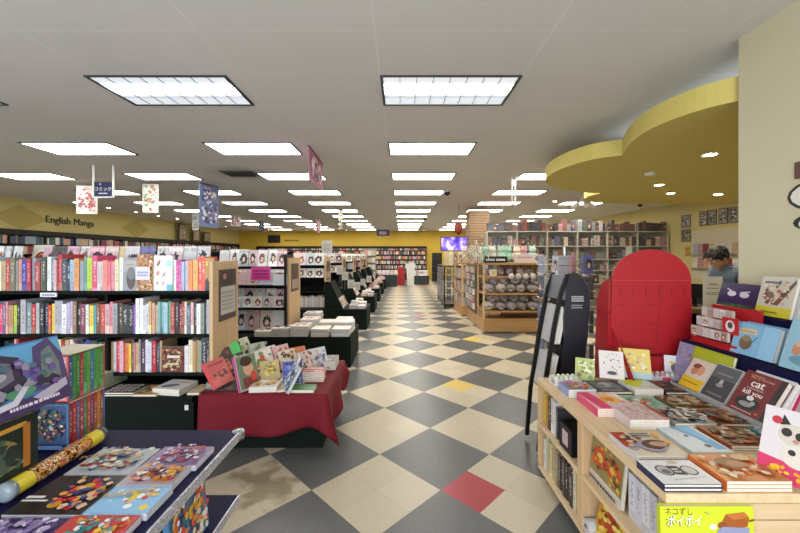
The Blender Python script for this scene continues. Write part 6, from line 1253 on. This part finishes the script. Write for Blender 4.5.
def person():
    Mx = Vector((3.70, 4.05, 0))
    pr = thing('person', 'person with short black hair in a grey-blue shirt, head bent at the till', 'person', Mx, 0)
    # joints: heading -x, bent forwards; local metres
    J = {'pelvis': (.12, .0, .95), 'spine': (.10, 0, 1.10), 'chest': (.02, 0, 1.27), 'neck': (-.06, 0, 1.42), 'head0': (-.10, 0, 1.47),
         'shL': (.0, -.17, 1.37), 'elL': (.02, -.23, 1.12), 'wrL': (-.20, -.15, 1.08), 'shR': (.0, .17, 1.37), 'elR': (.02, .23, 1.12), 'wrR': (-.20, .13, 1.08),
         'hipL': (.12, -.09, .90), 'knL': (.11, -.10, .48), 'anL': (.14, -.10, .08), 'toL': (.0, -.11, .04), 'hipR': (.12, .09, .90), 'knR': (.11, .10, .48), 'anR': (.14, .10, .08), 'toR': (.0, .11, .04)}
    R = {'pelvis': .15, 'spine': .145, 'chest': .165, 'neck': .06, 'head0': .058, 'shL': .075, 'elL': .05, 'wrL': .034, 'shR': .075, 'elR': .05, 'wrR': .034, 'hipL': .10, 'knL': .065, 'anL': .045, 'toL': .04, 'hipR': .10, 'knR': .065, 'anR': .045, 'toR': .04}
    E = [('pelvis', 'spine'), ('spine', 'chest'), ('chest', 'neck'), ('neck', 'head0'), ('chest', 'shL'), ('shL', 'elL'), ('elL', 'wrL'), ('chest', 'shR'), ('shR', 'elR'), ('elR', 'wrR'), ('pelvis', 'hipL'), ('hipL', 'knL'), ('knL', 'anL'), ('anL', 'toL'), ('pelvis', 'hipR'), ('hipR', 'knR'), ('knR', 'anR'), ('anR', 'toR')]
    def skin(name, joints, edges, m, grow=0.0, par=pr):
        me = bpy.data.meshes.new(name); ks = list(joints); me.from_pydata([joints[k] for k in ks], [(ks.index(a), ks.index(b)) for a, b in edges], [])
        o = bpy.data.objects.new(name, me); COL.objects.link(o); o.parent = par
        sk = o.modifiers.new('skin', 'SKIN'); 
        if not me.skin_vertices: 
            bpy.context.view_layer.objects.active = o
        for i, k in enumerate(ks):
            r = RR.get(k, .02)+grow; me.skin_vertices[0].data[i].radius = (r, r); me.skin_vertices[0].data[i].use_root = i == 0
        s = o.modifiers.new('sub', 'SUBSURF'); s.levels = 2; s.render_levels = 2; me.materials.append(m); return o
    global RR
    RR = dict(R)
    SKN = mat('#b08262', .5); SH = mat('#5a6a7c', .75, noise=.1, nscale=25); PT = mat('#1e2026', .7)
    # hands: five fingers each, curled over the worktop
    JJ = dict(J); EE = list(E)
    for s, w in (('L', 'wrL'), ('R', 'wrR')):
        x, y, z = J[w]; k = 1 if s == 'L' else -1
        JJ['pa'+s] = (x-.055, y+.008*k, z-.0); EE.append((w, 'pa'+s)); RR['pa'+s] = .03
    body = skin('body', JJ, EE, SKN)
    for s, w in (('L', 'wrL'), ('R', 'wrR')):
        x, y, z = J[w]; k = 1 if s == 'L' else -1
        for f, (dy, ln) in enumerate(((-.026, .07), (-.009, .08), (.009, .074), (.025, .058))):
            RR.update(a=.0095, b=.009, c=.0085, d=.008)
            skin('finger', {'a': (x-.06, y+dy, z), 'b': (x-.06-ln*.5, y+dy*1.15, z+.006), 'c': (x-.06-ln*.85, y+dy*1.2, z-.006), 'd': (x-.06-ln, y+dy*1.2, z-.02)}, [('a', 'b'), ('b', 'c'), ('c', 'd')], SKN, 0, body)
        RR.update(a=.011, b=.0105, c=.009)
        skin('thumb', {'a': (x-.03, y+.024*k, z), 'b': (x-.06, y+.05*k, z-.004), 'c': (x-.09, y+.052*k, z-.012)}, [('a', 'b'), ('b', 'c')], SKN, 0, body)
    RR = dict(R); RR['cufL'] = .042; RR['cufR'] = .042; RR['hem'] = .165; RR['col'] = .066
    JS = {k: J[k] for k in ('spine', 'chest', 'shL', 'elL', 'shR', 'elR')}; JS['col'] = (-.055, 0, 1.425); JS['hem'] = (.12, 0, .90)
    for s in 'LR': a, b = Vector(J['el'+s]), Vector(J['wr'+s]); JS['cuf'+s] = tuple(a.lerp(b, .55))
    skin('shirt', JS, [('spine', 'chest'), ('spine', 'hem'), ('chest', 'col'), ('chest', 'shL'), ('shL', 'elL'), ('elL', 'cufL'), ('chest', 'shR'), ('shR', 'elR'), ('elR', 'cufR')], SH, .022)
    RR = dict(R); skin('trousers', {k: J[k] for k in ('pelvis', 'hipL', 'knL', 'anL', 'hipR', 'knR', 'anR')}, [('pelvis', 'hipL'), ('hipL', 'knL'), ('knL', 'anL'), ('pelvis', 'hipR'), ('hipR', 'knR'), ('knR', 'anR')], PT, .016)
    # head: tilted down, looking towards the counter (-x)
    HM = Matrix.Translation((-.135, -.0, 1.535)) @ Matrix.Rotation(-.55, 4, 'Y')
    hb = MB(); hb.ball((0, 0, 0), (.098, .075, .118), 0, HM, 20, 14); hb.ball((-.05, 0, -.065), (.045, .05, .05), 0, HM, 14, 8)
    hb.add([(-.092, -.014, -.02), (-.092, .014, -.02), (-.118, 0, -.03), (-.092, 0, .022)], [(0, 1, 2), (0, 2, 3), (1, 3, 2)], 0, True, HM)
    for s in (-1, 1):
        hb.ball((.01, s*.076, -.01), (.02, .01, .032), 0, HM, 10, 8); hb.ball((-.084, s*.03, .008), (.012, .014, .009), 1, HM, 10, 6); hb.ball((-.093, s*.03, .008), (.005, .006, .006), 2, HM, 8, 6); hb.box(-.098, -.088, s*.03-.016, s*.03+.016, .022, .028, 2, HM)
    hb.box(-.094, -.086, -.022, .022, -.065, -.058, 3, HM)
    hb.build('head', [SKN, mat('#d8d4d0', .3), mat('#15100e', .4), mat('#7a4038', .5)], body)
    h = MB(); q = random.Random(3)
    h.ball((.018, 0, .030), (.108, .088, .108), 0, HM, 20, 14, .06, 3)
    for i in range(60):
        a = q.uniform(-2.6, 2.6); r = q.uniform(.4, 1); c = Vector((.018+.10*r*math.cos(a), .086*r*math.sin(a), .03+.10*math.sqrt(max(0, 1-r*r)))); d = Vector((c.x*1.0-.05, c.y*.7, -.02+q.uniform(-.03, .02)))
        h.tube([c, c+d*.25, c+d*.5+Vector((0, 0, -.014))], [.014, .011, .003], 5, 0, HM)
    h.build('hair', mat('#0f0c0c', .55), pr)
person()
# posters and slatwall on the yellow wall behind the till
t = thing('slatwall', 'pale slatwall panel with book rows behind the till', 'slatwall', (XR-.002, 9.2, 0))
mb = MB().box(-.02, 0, -1.1, .9, .9, 2.25)
for i in range(14): mb.box(-.032, -.02, -1.1, .9, .92+i*.095, 1.0+i*.095)
mb.build('panel', mat('#d0c8ac', .6), t)
for z in (1.22, 1.60): MB().box(-.16, -.032, -1.1, .9, z-.015, z).build('shelf', mat('#b0a890', .5), t)
for z, nm in ((1.22, 'lower'), (1.60, 'upper')):
    for k in range(11):
        stuff_unit((XR-.12, 8.19+k*.17, z+.002), (.155, .03, .27), (0, 0, -PI/2))
for i, (y, w) in enumerate(((9.75, .26), (9.47, .26), (9.15, .26), (8.85, .28), (8.5, .3), (8.2, .3))):
    t = thing('wall_poster', 'dark framed picture high behind the till, %s in the row' % ordn(i+1), 'picture', (XR-.002, y, 2.36), group='pictures high behind the till')
    MB().box(-.015, 0, -w/2, w/2, 0, .40).build('frame', mat('#4a443a', .5), t); mb = MB().box(-.017, -.015, -w/2+.015, w/2-.015, .015, .385); m_ = [mat('#8a8274', .5)]; A = Art(mb, m_, (-.0172, w/2-.015, .015), (0, -1, 0), (0, 0, 1), w-.03, .37); A.scatter(i+3, 14, ['#3a3834', '#c8c0b0', '#5a5248', '#24262a'], r0=.06, r1=.25); mb.build('picture', m_, t)
for i, z in enumerate((2.36, 1.95)):
    t = thing('wall_poster', '%s of two pictures hung beside the white shelving end' % ('upper' if i == 0 else 'lower'), 'picture', (XR-.002, 10.35, z)); MB().box(-.012, 0, -.17, .17, 0, .36).build('frame', mat('#6a6458', .5), t); mb = MB().box(-.014, -.012, -.15, .15, .02, .34); m_ = [mat('#8a8478', .5)]; A = Art(mb, m_, (-.0142, .15, .02), (0, -1, 0), (0, 0, 1), .3, .32); A.scatter(i+13, 12, ['#4a4844', '#b8b0a4', '#6a5a52'], r0=.06, r1=.2); mb.build('picture', m_, t)
t = thing('wall_notice', 'small red lettered notice on the yellow wall below the pictures', 'sign', (XR-.002, 10.3, 1.52)); mb = MB().box(-.006, 0, -.11, .11, 0, .3); m_ = [mat('#c8b060', .5)]; A = Art(mb, m_, (-.0065, .11, 0), (0, -1, 0), (0, 0, 1), .22, .3); A.words(.2, .55, .8, .9, '#b02a1c', 2, 3); A.words(.2, .1, .8, .5, '#b02a1c', 2, 5); mb.build('sheet', m_, t)
t = thing('white_banner', 'tall thin white banner stand between the spinner and the red display', 'banner', (px_x(629, 9.0), 9.0, 0)); MB().box(-.08, .08, -.005, .005, .9, 1.8).build('sheet', mat('#c4c8ca', .5), t); MB().tube([(0, .01, 0), (0, .01, 1.8)], .01, 6).build('pole', CHROME, t); MB().lathe([(0, .02), (.15, .02), (.16, 0)], 16).build('foot', CHROME, t)
tr = STUFF.mesh('shelved_books', SMATS); o = bpy.data.objects.new('shelved_books', tr); COL.objects.link(o)
tag(o, 'small distant rows of books filling the far shelves and the back wall', 'books', kind='stuff')
